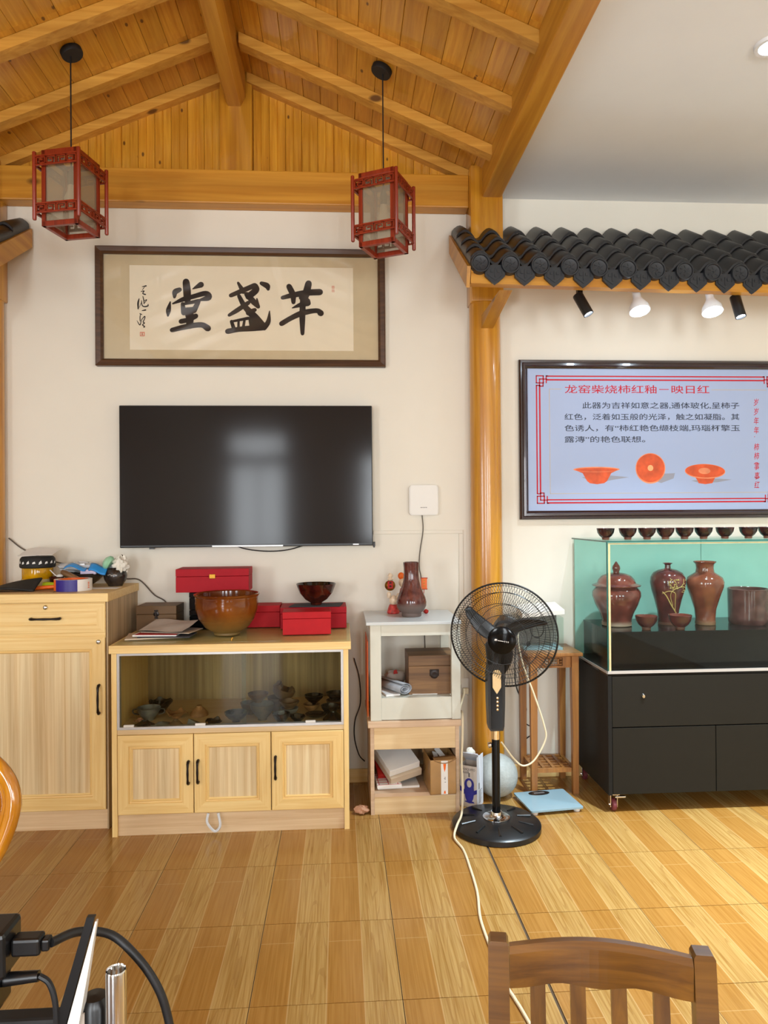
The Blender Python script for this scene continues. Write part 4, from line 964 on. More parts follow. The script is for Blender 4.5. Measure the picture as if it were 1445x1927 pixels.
pot('bowl', 'shallow dark bowl stacked across the large bowl and the one behind', 'bowl', -0.385, 3.355, ZS + 0.072, 0.048, 0.042, 'clay1', 0.36, 0, 17)
# broken jug on a stack of two bowls
pot('bowl', 'lowest grey bowl of the stack under the broken jug', 'bowl', -0.243, 3.365, ZS, 0.044, 0.040, 'clay3', 0.5, 0, 18)
pot('bowl', 'brown bowl stacked above the grey bowl under the broken jug', 'bowl', -0.243, 3.365, ZS + 0.038, 0.048, 0.038, 'clay1', 0.5, 0.15, 19)
jg = MB(); jg.lathe([(0, 0), (0.03, 0), (0.05, 0.02), (0.056, 0.045), (0.048, 0.075), (0.034, 0.088), (0.030, 0.086), (0.044, 0.07), (0.05, 0.045), (0.0, 0.01)], 24, jag=0.5, seed=21, mat=Matrix.Rotation(R(18), 4, 'Y'))
tag(jg.build('jug', 'clay1', None, (-0.285, 3.445, ZS + 0.068), smooth=True), 'broken brown jug lying on top of stacked bowls', 'jug', 'old bowls and shards in the display section')
pot('bowl', 'brown bowl under the broken jug at the back, upright', 'bowl', -0.305, 3.47, ZS, 0.05, 0.066, 'clay1', 0.5, 0, 20)
pot('bowl', 'round dark bowl at the front glass right of the large tapering bowl', 'bowl', -0.272, 3.262, ZS, 0.040, 0.044, 'clay2', 0.42, 0, 22)
pot('bowl', 'small glazed bowl with bright highlights behind the right pull tab', 'bowl', -0.197, 3.262, ZS, 0.036, 0.036, 'tenmoku_in', 0.4, 0.2, 23)
pot('bowl', 'pale ochre bowl under the black conical bowl', 'bowl', -0.142, 3.43, ZS, 0.04, 0.038, 'clay4', 0.36, 0, 24)
pot('bowl', 'black conical bowl standing in the pale ochre bowl at the right', 'bowl', -0.130, 3.432, ZS + 0.034, 0.046, 0.046, 'tenmoku_in', 0.2, 0, 25)
pot('plate', 'shallow dark plate at the front right of the display section', 'plate', -0.118, 3.34, ZS, 0.05, 0.016, 'clay2', 0.4, 0, 26)
pot('bowl', 'brown bowl at the bottom of the right hand stack', 'bowl', -0.028, 3.48, ZS, 0.046, 0.042, 'clay1', 0.45, 0, 27)
pot('bowl', 'black bowl on top of the right hand stack', 'bowl', -0.027, 3.48, ZS + 0.040, 0.047, 0.038, 'clay2', 0.4, 0, 28)
pot('bowl', 'dark bowl in front of the right hand stack', 'bowl', -0.052, 3.375, ZS, 0.044, 0.044, 'clay2', 0.36, 0, 29)
pot('shard', 'large black curved shard at the front right corner', 'shard', -0.036, 3.275, ZS - 0.002, 0.05, 0.046, 'tenmoku_in', 0.3, 0.1, 30, arc=(0.1, 3.0), mat4=Matrix.Translation((0, 0, 0.047)) @ Matrix.Rotation(R(180), 4, 'X'))

# ------------------------------------------------------------------ things on the low cabinet
ZL = LZT + 0.0065
def lidded_box(name, label, x, y, z, wx, wy, wz, mat, rz=0.0, lid=0.3, clasp=None, group=None, claspw=0.03, cmat='gold'):
    t = thing(name, label, 'box', (x, y, z), rz, group)
    zl = wz * (1 - lid)
    MB().box(-wx / 2, wx / 2, -wy / 2, wy / 2, 0, zl - 0.0008, 0.0015).build('body', mat, t)
    MB().box(-wx / 2 - 0.0006, wx / 2 + 0.0006, -wy / 2 - 0.0006, wy / 2 + 0.0006, zl + 0.0006, wz, 0.0015).build('lid', mat, t)
    if clasp:
        b = MB().box(-claspw / 2, claspw / 2, -wy / 2 - 0.004, -wy / 2, zl - clasp / 2, zl + clasp / 2, 0.0015)
        b.box(-claspw / 3, claspw / 3, -wy / 2 - 0.0055, -wy / 2 - 0.0035, zl - clasp * 0.05, zl + clasp * 0.3)
        b.box(-claspw / 3, claspw / 3, -wy / 2 - 0.0055, -wy / 2 - 0.0035, zl - clasp * 0.35, zl - clasp * 0.15)
        lab(b.build('clasp', cmat, t), 'gold clasp' if cmat == 'gold' else 'dark round clasp')
    return t
bx = lidded_box('storage_box', 'khaki brown box with a dark round clasp on the low cabinet', -0.903, 3.66, ZL, 0.195, 0.15, 0.118, 'greybox', R(-2), 0.35)
qm = Matrix.Rotation(R(90), 4, 'X')
b = MB(); b.lathe([(0, 0.004), (0.010, 0.004), (0.0105, 0.0), (0.006, 0.0045), (0.0065, 0.0055), (0.013, 0.0045), (0.0135, 0)], 20, mat=qm); b.box(-0.009, 0.009, -0.005, 0, 0.014, 0.020); b.box(-0.008, 0.008, -0.005, 0, -0.022, -0.015); b.box(-0.003, 0.003, -0.006, 0, -0.02, 0.018)
lab(b.build('clasp', 'handle', bx, (0, -0.075, 0.078)), 'dark round clasp')
lidded_box('storage_box.001', 'black box under the long red box, lower one', -0.645, 3.66, ZL, 0.20, 0.15, 0.094, 'blackgloss', 0, 0.3)
lidded_box('storage_box.002', 'black box directly under the long red box', -0.643, 3.66, ZL + 0.0955, 0.205, 0.15, 0.085, 'blackgloss', 0, 0.3)
lidded_box('gift_box', 'long dark red box with a gold clasp on top of the black boxes', -0.632, 3.662, ZL + 0.1825, 0.355, 0.17, 0.115, 'redbox', R(1), 0.32, 0.022, None, 0.03)
lidded_box('gift_box.001', 'red box standing right behind the big amber bowl', -0.386, 3.675, ZL, 0.165, 0.13, 0.108, 'redbox2', 0, 0.3)
rb = lidded_box('gift_box.002', 'wide red box with a grey cloth and a dark bowl on it', -0.135, 3.64, ZL, 0.325, 0.19, 0.104, 'redbox', R(1), 0.3)
lidded_box('gift_box.003', 'bright red box with a torn lid edge in front of the wide red box', -0.160, 3.43, ZL, 0.225, 0.13, 0.106, 'redbox2', R(2), 0.3)
cl = MB().grid(lambda u, v: (-0.245 + 0.25 * u + 0.02 * (v - .5), 3.545 + 0.15 * v, ZL + 0.1052 + 0.0012 * math.sin(u * 9 + v * 5)), 12, 8)
o = cl.build('cloth', 'cloth', smooth=True); tag(o, 'dark grey cloth folded flat under the dark bowl on the wide red box', 'cloth')
md = o.modifiers.new('thick', 'SOLIDIFY'); md.thickness = 0.002; md.offset = 1
bw = thing('tea_bowl', 'glossy black brown bowl on the grey cloth on the wide red box', 'bowl', (-0.122, 3.62, ZL + 0.1095))
b = MB(); b.lathe([(0, 0), (0.027, 0), (0.029, 0.010), (0.055, 0.026), (0.082, 0.058), (0.096, 0.092), (0.1, 0.104), (0.098, 0.1055)], 40); b.build('body', 'tenmoku', bw, smooth=True)
b = MB(); b.lathe([(0.098, 0.1055), (0.095, 0.101), (0.080, 0.060), (0.05, 0.030), (0, 0.020)], 40); b.build('inside', 'tenmoku_in', bw, smooth=True)
bb = MB(); bb.lathe([(0, 0), (0.058, 0), (0.062, 0.004), (0.062, 0.012), (0.100, 0.036), (0.130, 0.078), (0.144, 0.120), (0.147, 0.150), (0.145, 0.166), (0.146, 0.170), (0.146, 0.180), (0.152, 0.186), (0.153, 0.192), (0.147, 0.195), (0.139, 0.190), (0.137, 0.160), (0.128, 0.09), (0.085, 0.038), (0, 0.02)], 56)
tag(bb.build('large_bowl', 'bigbowl', None, (-0.535, 3.415, ZL), smooth=True), 'large amber brown glazed bowl on the low cabinet', 'bowl')
# papers and envelopes
def sheet(label, x, y, z, wx, wy, th, mat, rz, name='paper', tilt=0.0):
    b = MB().box(-wx / 2, wx / 2, -wy / 2, wy / 2, 0, th, min(0.001, th * 0.3)); o = b.build(name, mat, None, (x, y, z)); o.rotation_euler = (R(tilt), 0, rz)
    return tag(o, label, 'paper', 'papers on the low cabinet')
sheet('beige folder at the bottom of the paper pile on the low cabinet', -0.86, 3.40, ZL, 0.26, 0.17, 0.006, 'beigepaper', R(10), 'folder')
sheet('dark grey leaflet second from the bottom of the paper pile', -0.80, 3.37, ZL + 0.0065, 0.24, 0.13, 0.004, 'cloth', R(-4), 'leaflet')
sheet('cream booklet with a red edge in the paper pile', -0.845, 3.385, ZL + 0.011, 0.20, 0.13, 0.007, 'whitepaper', R(-3), 'booklet')
sheet('thin red leaflet peeping out of the paper pile', -0.835, 3.375, ZL + 0.0185, 0.19, 0.12, 0.002, 'redpaper', R(-6), 'leaflet')
sheet('beige envelope under the topmost grey one', -0.79, 3.42, ZL + 0.021, 0.24, 0.15, 0.003, 'beigepaper', R(-14), 'envelope')
en = thing('envelope', 'crumpled grey envelope with small dark print on top of the paper pile', 'paper', (-0.805, 3.415, ZL + 0.0255), R(-16), 'papers on the low cabinet')
b = MB().grid(lambda u, v: (-0.11 + 0.22 * u, -0.08 + 0.16 * v, 0.006 + 0.006 * math.sin(u * 7) * math.cos(v * 6) * 0.5 + 0.030 * v), 10, 8)
b.grid(lambda u, v: (-0.11 + 0.22 * u, -0.08 + 0.16 * v, 0.0005), 2, 2); b.build('sleeve', 'greypaper', en, smooth=True)
pt = MB(); 
for k in range(6): pt.box(-0.03 + k * 0.011, -0.022 + k * 0.011, 0.022, 0.028, 0.0, 0.012)
pt.build('print', 'texgrey', en, (0.0, -0.01, 0.0045))
b = MB(); b.box(0, 0.006, -0.003, 0.003, 0, 0.012, 0.001); b.box(0.004, 0.010, -0.003, 0.003, 0.008, 0.016, 0.001)
tag(b.build('gold_key', 'gold', None, (-0.49, 3.235, ZL)), 'tiny gold coloured scrap in front of the big amber bowl', 'scrap')

# ------------------------------------------------------------------ things on the tall cabinet
ZT = TZT + 0.0005
hj = thing('honey_jar', 'wide amber jar with a black patterned lid cover at the left', 'jar', (-1.470, 3.58, ZT))
MB().lathe([(0, 0.042), (0.068, 0.042), (0.070, 0.046), (0.070, 0.112), (0.064, 0.12), (0, 0.12)], 32).build('body', 'honey', hj, smooth=True)
lab(MB().lathe([(0, 0), (0.071, 0), (0.0725, 0.004), (0.0725, 0.044), (0.069, 0.044), (0, 0.043)], 32).build('label', 'cork', hj, smooth=True), 'pale label around the jar foot')
MB().lathe([(0.076, 0.098), (0.080, 0.102), (0.081, 0.112), (0.078, 0.142), (0.070, 0.152), (0, 0.153)], 32).build('lid', 'blackmat', hj, smooth=True)
b = MB()
for k in range(18): a = k * 2 * PI / 18; b.add([(0.0805 * math.cos(a + q * 0.09), 0.0805 * math.sin(a + q * 0.09), 0.115 + v_) for q, v_ in ((-1, 0.002 * (k % 3)), (1, 0.006), (0.6, 0.016 + 0.004 * (k % 2)), (-0.7, 0.012))], [(0, 1, 2, 3)])
b.build('lid_pattern', 'whitepaper', hj)
b = MB().grid(lambda u, v: (-0.072 + 0.165 * u, -0.06 + 0.12 * v, 0.156 + 0.030 * v + 0.008 * u + 0.006 * math.sin(u * 5) * v), 8, 5)
o = tag(b.build('paper_sheet', 'whitepaper', None, (-1.470, 3.58, ZT)), 'white paper sheet lying on the patterned jar lid', 'paper'); o.modifiers.new('t', 'SOLIDIFY').thickness = 0.0015
tag(MB().sphere((0, 0, 0.008), 0.008, 12, 8).build('black_bead', 'blackmat', None, (-1.556, 3.54, ZT), smooth=True), 'little black ball at the left of the honey jar', 'bead')
o = tag(MB().grid(lambda u, v: (-0.155 + 0.30 * u, -0.05 + 0.10 * v, 0.003 + 0.075 * max(0, (u - 0.30)) * v + 0.014 * math.sin(u * PI)), 16, 6).build('black_pouch', 'blackmat', None, (-1.540, 3.395, ZT + 0.0045), smooth=True), 'flat black folded pouch lying at the front edge of the tall cabinet', 'pouch')
o.modifiers.new('t', 'SOLIDIFY').thickness = 0.008
tag(MB().box(-0.19, 0.17, -0.07, 0.06, 0, 0.003).build('envelope.001', 'card', None, (-1.47, 3.40, ZT)), 'brown paper envelope under the black pouch', 'paper')
b = MB(); b.tube(smoothpath([(-0.07, -0.01, 0.010), (0, 0.0, 0.014), (0.075, 0.008, 0.018)], 4), [0.009] * 9, 10)
tag(b.build('orange_tool', 'orange', None, (-1.360, 3.448, ZT), smooth=True), 'bright orange plastic tool next to the tape roll', 'tool')
b = MB(); b.lathe([(0, 0), (0.016, 0), (0.017, 0.02), (0.014, 0.07), (0.017, 0.085), (0, 0.085)], 14, mat=Matrix.Translation((-0.045, 0, 0.0175)) @ Matrix.Rotation(R(90), 4, 'Y'))
tag(b.build('lime_tube', 'lime', None, (-1.362, 3.489, ZT), smooth=True), 'lime green plastic tube behind the orange tool', 'tube')
tp = thing('tape_roll', 'large tape roll with orange, violet and white label on the tall cabinet', 'tape', (-1.247, 3.43, ZT))
def arcwall(a0, a1, r, z0, z1, n=14):
    b = MB(); b.grid(lambda u, v: (r * math.cos(R(a0 + (a1 - a0) * u)), r * math.sin(R(a0 + (a1 - a0) * u)), z0 + (z1 - z0) * v), n, 1); return b
MB().lathe([(0.055, 0), (0.083, 0), (0.083, 0.053), (0.055, 0.053), (0.055, 0)], 44).build('roll', 'tapebody', tp, smooth=True)
MB().lathe([(0.0545, 0.0005), (0.0545, 0.0535), (0.066, 0.0537)], 44).build('core', 'orange', tp, smooth=True)
lab(arcwall(200, 228, 0.0834, 0, 0.053).build('label_band', 'orange', tp, smooth=True), 'orange part of the label')
lab(arcwall(228, 302, 0.0834, 0, 0.053).build('label_band', 'navy', tp, smooth=True), 'violet blue part of the label')
b = MB()
for k in range(4): b.add([(0.0836 * math.cos(R(338 + q)), 0.0836 * math.sin(R(338 + q)), 0.012 + k * 0.008 + v_) for q, v_ in ((0, 0), (7, 0), (7, 0.004), (0, 0.004))], [(0, 1, 2, 3)])
b.build('print', 'orange', tp)
pot('small_dish', 'small red brown cup with a white spoon behind the tape roll', 'cup', -1.368, 3.545, ZT, 0.034, 0.055, 'tenmoku', 0.5, 0, 41, None)
b = MB(); b.tube(smoothpath([(-0.03, 0, 0.075), (-0.005, 0, 0.05), (0.012, 0, 0.04)], 4), [0.0025] * 8 + [0.004], 6); b.sphere((0.016, 0, 0.045), 0.014, 12, 8, (1.2, 1, 0.7))
tag(b.build('spoon', 'white', None, (-1.368, 3.545, ZT + 0.012), smooth=True), 'white porcelain spoon in the red brown cup', 'spoon')
pot('wooden_bowl', 'wide dark brown bowl filled with plastic bags on the tall cabinet', 'bowl', -1.268, 3.63, ZT, 0.098, 0.066, 'jarblack', 0.42, 0, 42, None, n=36)
b = MB(); b.tube([(-0.045, 0.0, 0.092), (-0.028, -0.004, 0.085), (0.03, -0.015, 0.058), (0.06, -0.02, 0.045)], [0.010, 0.014, 0.013, 0.010], 12)
tag(b.build('pestle', 'walnut', None, (-1.290, 3.525, ZT - 0.012), smooth=True), 'brown wooden pestle leaning on the wide dark bowl', 'pestle')
def bag(name, mat, label, x, y, z, rx, ry, rz_, seed, amp=0.3):
    rr = random.Random(seed); ph_ = [rr.uniform(0, 6) for _ in range(6)]
    b = MB(); n, m = 24, 12; vs = []
    def f(u, v):
        a = 2 * PI * u; p_ = PI * v; k = 1 + amp * math.sin(3 * a + ph_[0] + 4 * p_) * 0.5 + amp * math.sin(7 * a + ph_[1]) * math.sin(5 * p_ + ph_[2]) * 0.6
        return (rx * k * math.sin(p_) * math.cos(a), ry * k * math.sin(p_) * math.sin(a), -rz_ * k * math.cos(p_))
    b.grid(f, n, m); return tag(b.build(name, mat, None, (x, y, z), smooth=True), label, 'bag', None)
bag('plastic_bag', 'bagclear', 'crumpled clear plastic bag on the wide dark bowl', -1.295, 3.64, ZT + 0.094, 0.095, 0.06, 0.022, 3)
bag('plastic_bag.001', 'bagclear', 'clear plastic bag at the right side of the wide dark bowl', -1.160, 3.645, ZT + 0.092, 0.05, 0.04, 0.02, 4)
o = MB().grid(lambda u, v: (-0.05 + 0.10 * u, -0.02 + 0.03 * v, 0.012 * math.sin(u * 5) + 0.012 * v), 14, 4); o = tag(o.build('blue_bag', 'bagblue', None, (-1.285, 3.570, ZT + 0.090), smooth=True), 'blue printed wrapper crumpled on the clear plastic bag', 'bag'); o.modifiers.new('t', 'SOLIDIFY').thickness = 0.004
o = MB().grid(lambda u, v: (-0.04 + 0.08 * u, -0.02 + 0.04 * v, 0.012 * math.sin(u * 4 + 1) + 0.03 * v), 10, 4); o = tag(o.build('blue_bag.001', 'bagblue', None, (-1.182, 3.575, ZT + 0.074), smooth=True), 'blue printed wrapper at the right next to the black jar', 'bag'); o.modifiers.new('t', 'SOLIDIFY').thickness = 0.006
tag(MB().box(-0.038, 0.038, -0.014, 0.014, 0, 0.024, 0.004).build('lilac_packet', 'lilac', None, (-1.225, 3.575, ZT + 0.062)), 'small lilac packet in the wide dark bowl', 'packet')
tag(MB().box(-0.12, 0.09, -0.03, 0.05, 0, 0.001).build('paper_sheet.001', 'whitepaper', None, (-1.15, 3.50, ZT)), 'white slip of paper lying right of the tape roll', 'paper')
kj = thing('black_jar', 'small round black jar holding a mint lid and white cloth', 'jar', (-1.112, 3.62, ZT))
MB().lathe([(0, 0), (0.034, 0), (0.036, 0.006), (0.052, 0.030), (0.056, 0.052), (0.050, 0.074), (0.044, 0.082), (0.050, 0.092), (0.046, 0.092), (0.040, 0.082), (0.05, 0.055), (0, 0.015)], 32).build('body', 'jarblack', kj, smooth=True)
b = MB(); b.tube(smoothpath([(-0.02, -0.0545, 0.056), (-0.008, -0.0565, 0.060), (0.0, -0.057, 0.054), (0.012, -0.0565, 0.060), (0.024, -0.053, 0.056)], 3), 0.0015, 4); b.build('mark', 'greypaper', kj)
tag(MB().lathe([(0, 0.0), (0.03, 0.002), (0.036, 0.012), (0.034, 0.024), (0.02, 0.036), (0, 0.040)], 24, mat=Matrix.Rotation(R(-60), 4, 'Y')).build('mint_lid', 'mint', None, (-1.126, 3.60, ZT + 0.108), smooth=True), 'mint green porcelain lid leaning in the black jar', 'lid')
bag('tissue', 'tissue', 'crumpled white cloth stuffed in the black jar', -1.082, 3.61, ZT + 0.104, 0.034, 0.034, 0.040, 12, 0.35)['category'] = 'cloth'

# ================================================================== WHITE TABLE AND ITS LOWER CABINET
lo = thing('side_cabinet', 'low beige cabinet with open shelf under the white table', 'cabinet', (0.34, 3.345, 0))
dpt = W - 3.345 - 0.03
MB().box(-0.2165, 0.222, -0.01, dpt, 0.408, 0.438, 0.002).build('top_board', 'pinkwood', lo)
MB().box(-0.205, -0.188, 0, dpt, 0, 0.4075).build('side_panel', 'pinkwood', lo)
MB().box(0.196, 0.213, 0, dpt, 0, 0.4075).build('side_panel', 'pinkwood', lo)
MB().box(-0.1875, 0.1955, dpt - 0.015, dpt, 0, 0.4075).build('back_panel', 'side', lo)
MB().box(-0.1875, 0.1955, 0.002, 0.02, 0.304, 0.4075).build('apron', 'maple', lo)
MB().box(-0.1875, 0.1955, 0.002, dpt - 0.016, 0.082, 0.099).build('shelf', 'pinkwood', lo)
MB().box(-0.1875, 0.1955, 0.004, 0.02, 0.0, 0.0815).build('plinth', 'maple', lo)
wt = thing('white_table', 'cream white square table standing on the beige cabinet', 'table', (0.34, 3.345, 0.4385))
MB().box(-0.222, 0.226, -0.012, dpt, 0.448, 0.463, 0.002).build('tabletop', 'whitetop', wt)
for (x0, x1) in ((-0.203, -0.152), (0.180, 0.226 - 0.004)):
    MB().box(x0, x1, 0, 0.03, 0, 0.4475, 0.0015).build('leg', 'cream', wt); MB().box(x0, x1, dpt - 0.035, dpt - 0.005, 0, 0.4475, 0.0015).build('leg', 'cream', wt)
MB().box(-0.1515, 0.1795, 0.004, 0.022, 0.396, 0.4475).build('front_rail', 'cream', wt)
MB().box(-0.1515, 0.1795, 0.004, 0.018, 0.003, 0.105).build('front_board', 'cream', wt)
MB().box(-0.1515, 0.1795, 0.0185, dpt - 0.036, 0.090, 0.105).build('shelf', 'cream', wt)
for x0 in (-0.199, 0.205): MB().box(x0, x0 + 0.012, 0.031, dpt - 0.036, 0.396, 0.4475).build('side_rail', 'cream', wt)
tag(MB().box(-0.002, 0.002, -0.14, 0.14, 0, 0.36).build('orange_board', 'orange', None, (0.128, 3.56, 0.4395)), 'thin orange board leaning at the left side of the white table', 'board')
# things on the shelf of the white table
ZW = 0.4385 + 0.1055
wb = lidded_box('wooden_box', 'dark walnut box with a round dark clasp inside the white table', 0.435, 3.50, ZW, 0.225, 0.20, 0.185, 'walnut', 0, 0.27)
b = MB(); b.lathe([(0, 0.004), (0.012, 0.005), (0.020, 0.004), (0.021, 0)], 20, mat=qm); b.box(-0.022, 0.022, -0.004, 0, -0.008, 0.024, 0.002); lab(b.build('clasp', 'handle', wb, (0.01, -0.10, 0.095)), 'dark round clasp')
pk = MB(); pr = []
for k in range(30):
    a = k * 0.5; r_ = 0.012 + 0.0014 * k * 0.62; pr.append((r_ * math.cos(a) * 1.15, r_ * math.sin(a) * 0.75))
vs = [(x, y_, z + 0.03) for y_ in (-0.10, 0.10) for x, z in pr]
pk.add(vs, [(i, i + 1, 30 + i + 1, 30 + i) for i in range(29)])
o = pk.build('rolled_wrap', 'bluebag', None, (0.250, 3.455, ZW + 0.004), smooth=True); o.rotation_euler = (0, 0, R(32)); o.modifiers.new('t', 'SOLIDIFY').thickness = 0.002
tag(o, 'rolled grey blue wrapping bag lying inside the white table', 'bag')
def misc_sheet(name, label, x, y, z, wx, wy, th, mat, rz, rx=0.0, cat='paper'):
    o = MB().box(-wx / 2, wx / 2, -wy / 2, wy / 2, 0, th).build(name, mat, None, (x, y, z)); o.rotation_euler = (rx, 0, rz); return tag(o, label, cat)
misc_sheet('paper_sheet.002', 'white papers under the rolled bag inside the white table', 0.232, 3.44, ZW + 0.0005, 0.07, 0.12, 0.008, 'whitepaper', R(14))
misc_sheet('paper_sheet.003', 'white paper strip in front of the walnut box', 0.40, 3.415, ZW + 0.0005, 0.12, 0.035, 0.003, 'whitepaper', R(-2))
bag('paper_bag', 'greypaper', 'crumpled beige paper bag with a red corner behind the rolled bag', 0.275, 3.615, ZW + 0.04, 0.055, 0.04, 0.032, 15, 0.15)
tag(MB().add([(0, 0, 0), (0.022, 0, 0.002), (0.015, 0, 0.022), (0.002, 0, 0.018), (0.01, 0.01, 0.01)], [(0, 1, 4), (1, 2, 4), (2, 3, 4), (3, 0, 4), (3, 2, 1, 0)]).build('red_scrap', 'redpaper', None, (0.262, 3.572, ZW + 0.062)), 'small orange red scrap on the crumpled beige bag', 'scrap')
# vase and figurines on the table
ZV = 0.4385 + 0.4635
va = MB(); va.lathe([(0, 0), (0.046, 0), (0.049, 0.004), (0.049, 0.018), (0.062, 0.030), (0.072, 0.050), (0.0745, 0.070), (0.070, 0.092), (0.058, 0.120), (0.046, 0.150), (0.0395, 0.180), (0.037, 0.210), (0.0375, 0.240), (0.0395, 0.262), (0.0395, 0.266), (0.036, 0.267), (0.033, 0.262), (0.031, 0.21), (0.04, 0.14), (0.06, 0.07), (0.0, 0.03)], 48)
tag(va.build('pear_vase', 'vase', None, (0.350, 3.52, ZV), smooth=True), 'oxblood brown pear shaped vase on the white table', 'vase')
fg = thing('figurine', 'red and gold lucky figurine carrying a round gold purse behind the vase', 'figurine', (0.268, 3.63, ZV))
M['blotch'] = plain('red white porcelain', (186, 60, 56), 0.3, var=0.5, vscale=60); M['spot'] = plain('white orange porcelain', (232, 208, 178), 0.3, var=0.2, vscale=50)
MB().lathe([(0, 0), (0.030, 0), (0.033, 0.006), (0.026, 0.03), (0.020, 0.045), (0, 0.048)], 20).build('base', 'blotch', fg, smooth=True)
MB().sphere((0.002, 0, 0.066), 0.022, 16, 10, (1, 1, 1.2)).build('body', 'spot', fg, smooth=True)
b = MB(); b.sphere((-0.022, -0.01, 0.095), 0.013, 12, 8, (0.9, 0.9, 1.4)); b.sphere((0.026, -0.01, 0.086), 0.012, 12, 8, (0.9, 0.9, 1.5)); b.build('arms', 'spot', fg, smooth=True)
lab(MB().sphere((-0.016, -0.004, 0.142), 0.029, 20, 12, (0.95, 0.7, 0.95)).build('gold_purse', 'gold', fg, smooth=True), 'round gold purse')
lab(MB().box(-0.030, -0.002, -0.0275, -0.022, 0.128, 0.166, 0.002).build('red_label', 'redpaper', fg), 'red label with dark characters')
b = MB()
for z in (0.154, 0.137): b.box(-0.023, -0.009, -0.0282, -0.0272, z, z + 0.003); b.box(-0.0225, -0.0095, -0.0282, -0.0272, z + 0.005, z + 0.0075); b.box(-0.0175, -0.0145, -0.0282, -0.0272, z - 0.002, z + 0.009)
b.build('label_marks', 'ink', fg)
MB().lathe([(0, 0.166), (0.012, 0.168), (0.016, 0.174), (0.008, 0.182), (0.014, 0.192), (0.006, 0.205), (0, 0.206)], 14, (-0.014, -0.004, 0)).build('purse_top', 'spot', fg, smooth=True)
fg2 = thing('figurine.001', 'small red and white figurine with an orange top, half hidden by the vase', 'figurine', (0.326, 3.69, ZV))
MB().lathe([(0, 0), (0.026, 0), (0.030, 0.01), (0.026, 0.05), (0.022, 0.09), (0.018, 0.12), (0, 0.125)], 18).build('body', 'blotch', fg2, smooth=True)
MB().sphere((0, 0, 0.150), 0.026, 16, 10).build('head', 'spot', fg2, smooth=True)
lab(MB().sphere((-0.012, -0.004, 0.185), 0.017, 14, 8, (1, 0.8, 1.1)).build('cap', 'orange', fg2, smooth=True), 'orange cap')
sc = thing('red_couplet', 'small orange red paper scroll with gold characters hung right of the vase', 'scroll', (0.430, 3.66, ZV + 0.118))
MB().box(-0.015, 0.015, -0.003, 0.003, 0, 0.056, 0.001).build('panel', 'orange', sc)
MB().tube([(-0.018, 0, 0.056), (0.018, 0, 0.056)], 0.003, 8).build('rod', 'redpaper', sc); MB().tube([(-0.017, 0, 0.0), (0.017, 0, 0.0)], 0.003, 8).build('rod', 'redpaper', sc)
b = MB()
for z in (0.044, 0.030, 0.016): b.box(-0.006, 0.006, -0.0038, -0.0028, z, z + 0.0022); b.box(-0.0012, 0.0012, -0.0039, -0.0027, z - 0.0035, z + 0.005)
b.build('gold_marks', 'gold', sc)
MB().tube(smoothpath([(0, 0, -0.003), (-0.005, 0, -0.04), (-0.02, 0, -0.09), (-0.006, 0, -0.112), (-0.006, 0, -0.118)], 4), 0.0018, 6).build('stem', 'redpaper', sc)
bag('red_ornament', 'redpaper', 'little red ornament lying right behind the vase', 0.432, 3.60, ZV + 0.011, 0.012, 0.012, 0.011, 21, 0.1)['category'] = 'ornament'
# things inside the lower cabinet
ZB = 0.0995
misc_sheet('plastic_pouch', 'flat pale grey plastic pouch at the bottom of the open shelf', 0.265, 3.48, ZB, 0.20, 0.16, 0.010, 'whitepaper', R(4), 0, 'pouch')
cb_ = thing('calendar_book', 'white book with red grid lines at the left of the open shelf', 'book', (0.220, 3.455, ZB + 0.0105), R(4))
MB().box(-0.058, 0.058, -0.075, 0.085, 0, 0.016).build('pages', 'whitepaper', cb_)
b = MB()
for k in range(6): b.box(-0.058, 0.058, -0.075 + k * 0.031, -0.072 + k * 0.031, 0.016, 0.0166)
for k in range(3): b.box(-0.05 + k * 0.045, -0.047 + k * 0.045, -0.075, 0.085, 0.016, 0.0166)
b.build('red_grid', 'pred', cb_)
def tilted_box(name, label, mat, wx, wy, wz, loc, rot, cat='box'):
    o = MB().box(-wx / 2, wx / 2, -wy / 2, wy / 2, 0, wz, 0.002).build(name, mat, None, loc); o.rotation_euler = rot; return tag(o, label, cat)
tilted_box('red_folder', 'red cardboard folder leaning at the left under the pale boxes', 'redpaper', 0.045, 0.20, 0.022, (0.187, 3.56, ZB + 0.060), (R(20), R(0), R(6)), 'folder')
tilted_box('pale_box', 'pale beige box tilted under the white box on the open shelf', 'beigepaper', 0.165, 0.20, 0.036, (0.272, 3.505, ZB + 0.070), (R(22), R(-9), R(20)))
tilted_box('white_box', 'white flat box tilted on top of the pile in the open shelf', 'whitepaper', 0.160, 0.20, 0.034, (0.264, 3.500, ZB + 0.110), (R(22), R(-9), R(20)))
kb = thing('cardboard_box', 'brown cardboard box sealed with glossy tape standing half out of the shelf', 'box', (0.466, 3.405, ZB), R(3))
b = MB(); wx, wy, wz = 0.124, 0.19, 0.160
for (x0, x1, y0, y1) in ((-wx / 2, wx / 2, -wy / 2, -wy / 2 + 0.003), (-wx / 2, wx / 2, wy / 2 - 0.003, wy / 2), (-wx / 2, -wx / 2 + 0.003, -wy / 2, wy / 2), (wx / 2 - 0.003, wx / 2, -wy / 2, wy / 2)): b.box(x0, x1, y0, y1, 0, wz)
b.box(-wx / 2, wx / 2, -wy / 2, wy / 2, 0, 0.003); b.build('body', 'tape', kb)
b = MB().grid(lambda u, v: (-wx / 2 + 0.02 + (wx - 0.02) * u, -wy / 2 - 0.004 + 0.05 * v, wz + 0.001 - 0.018 * math.sin(u * PI) * (1 - v) + 0.006 * u), 8, 3); o = b.build('flap', 'card', kb, smooth=True); o.modifiers.new('t', 'SOLIDIFY').thickness = 0.003
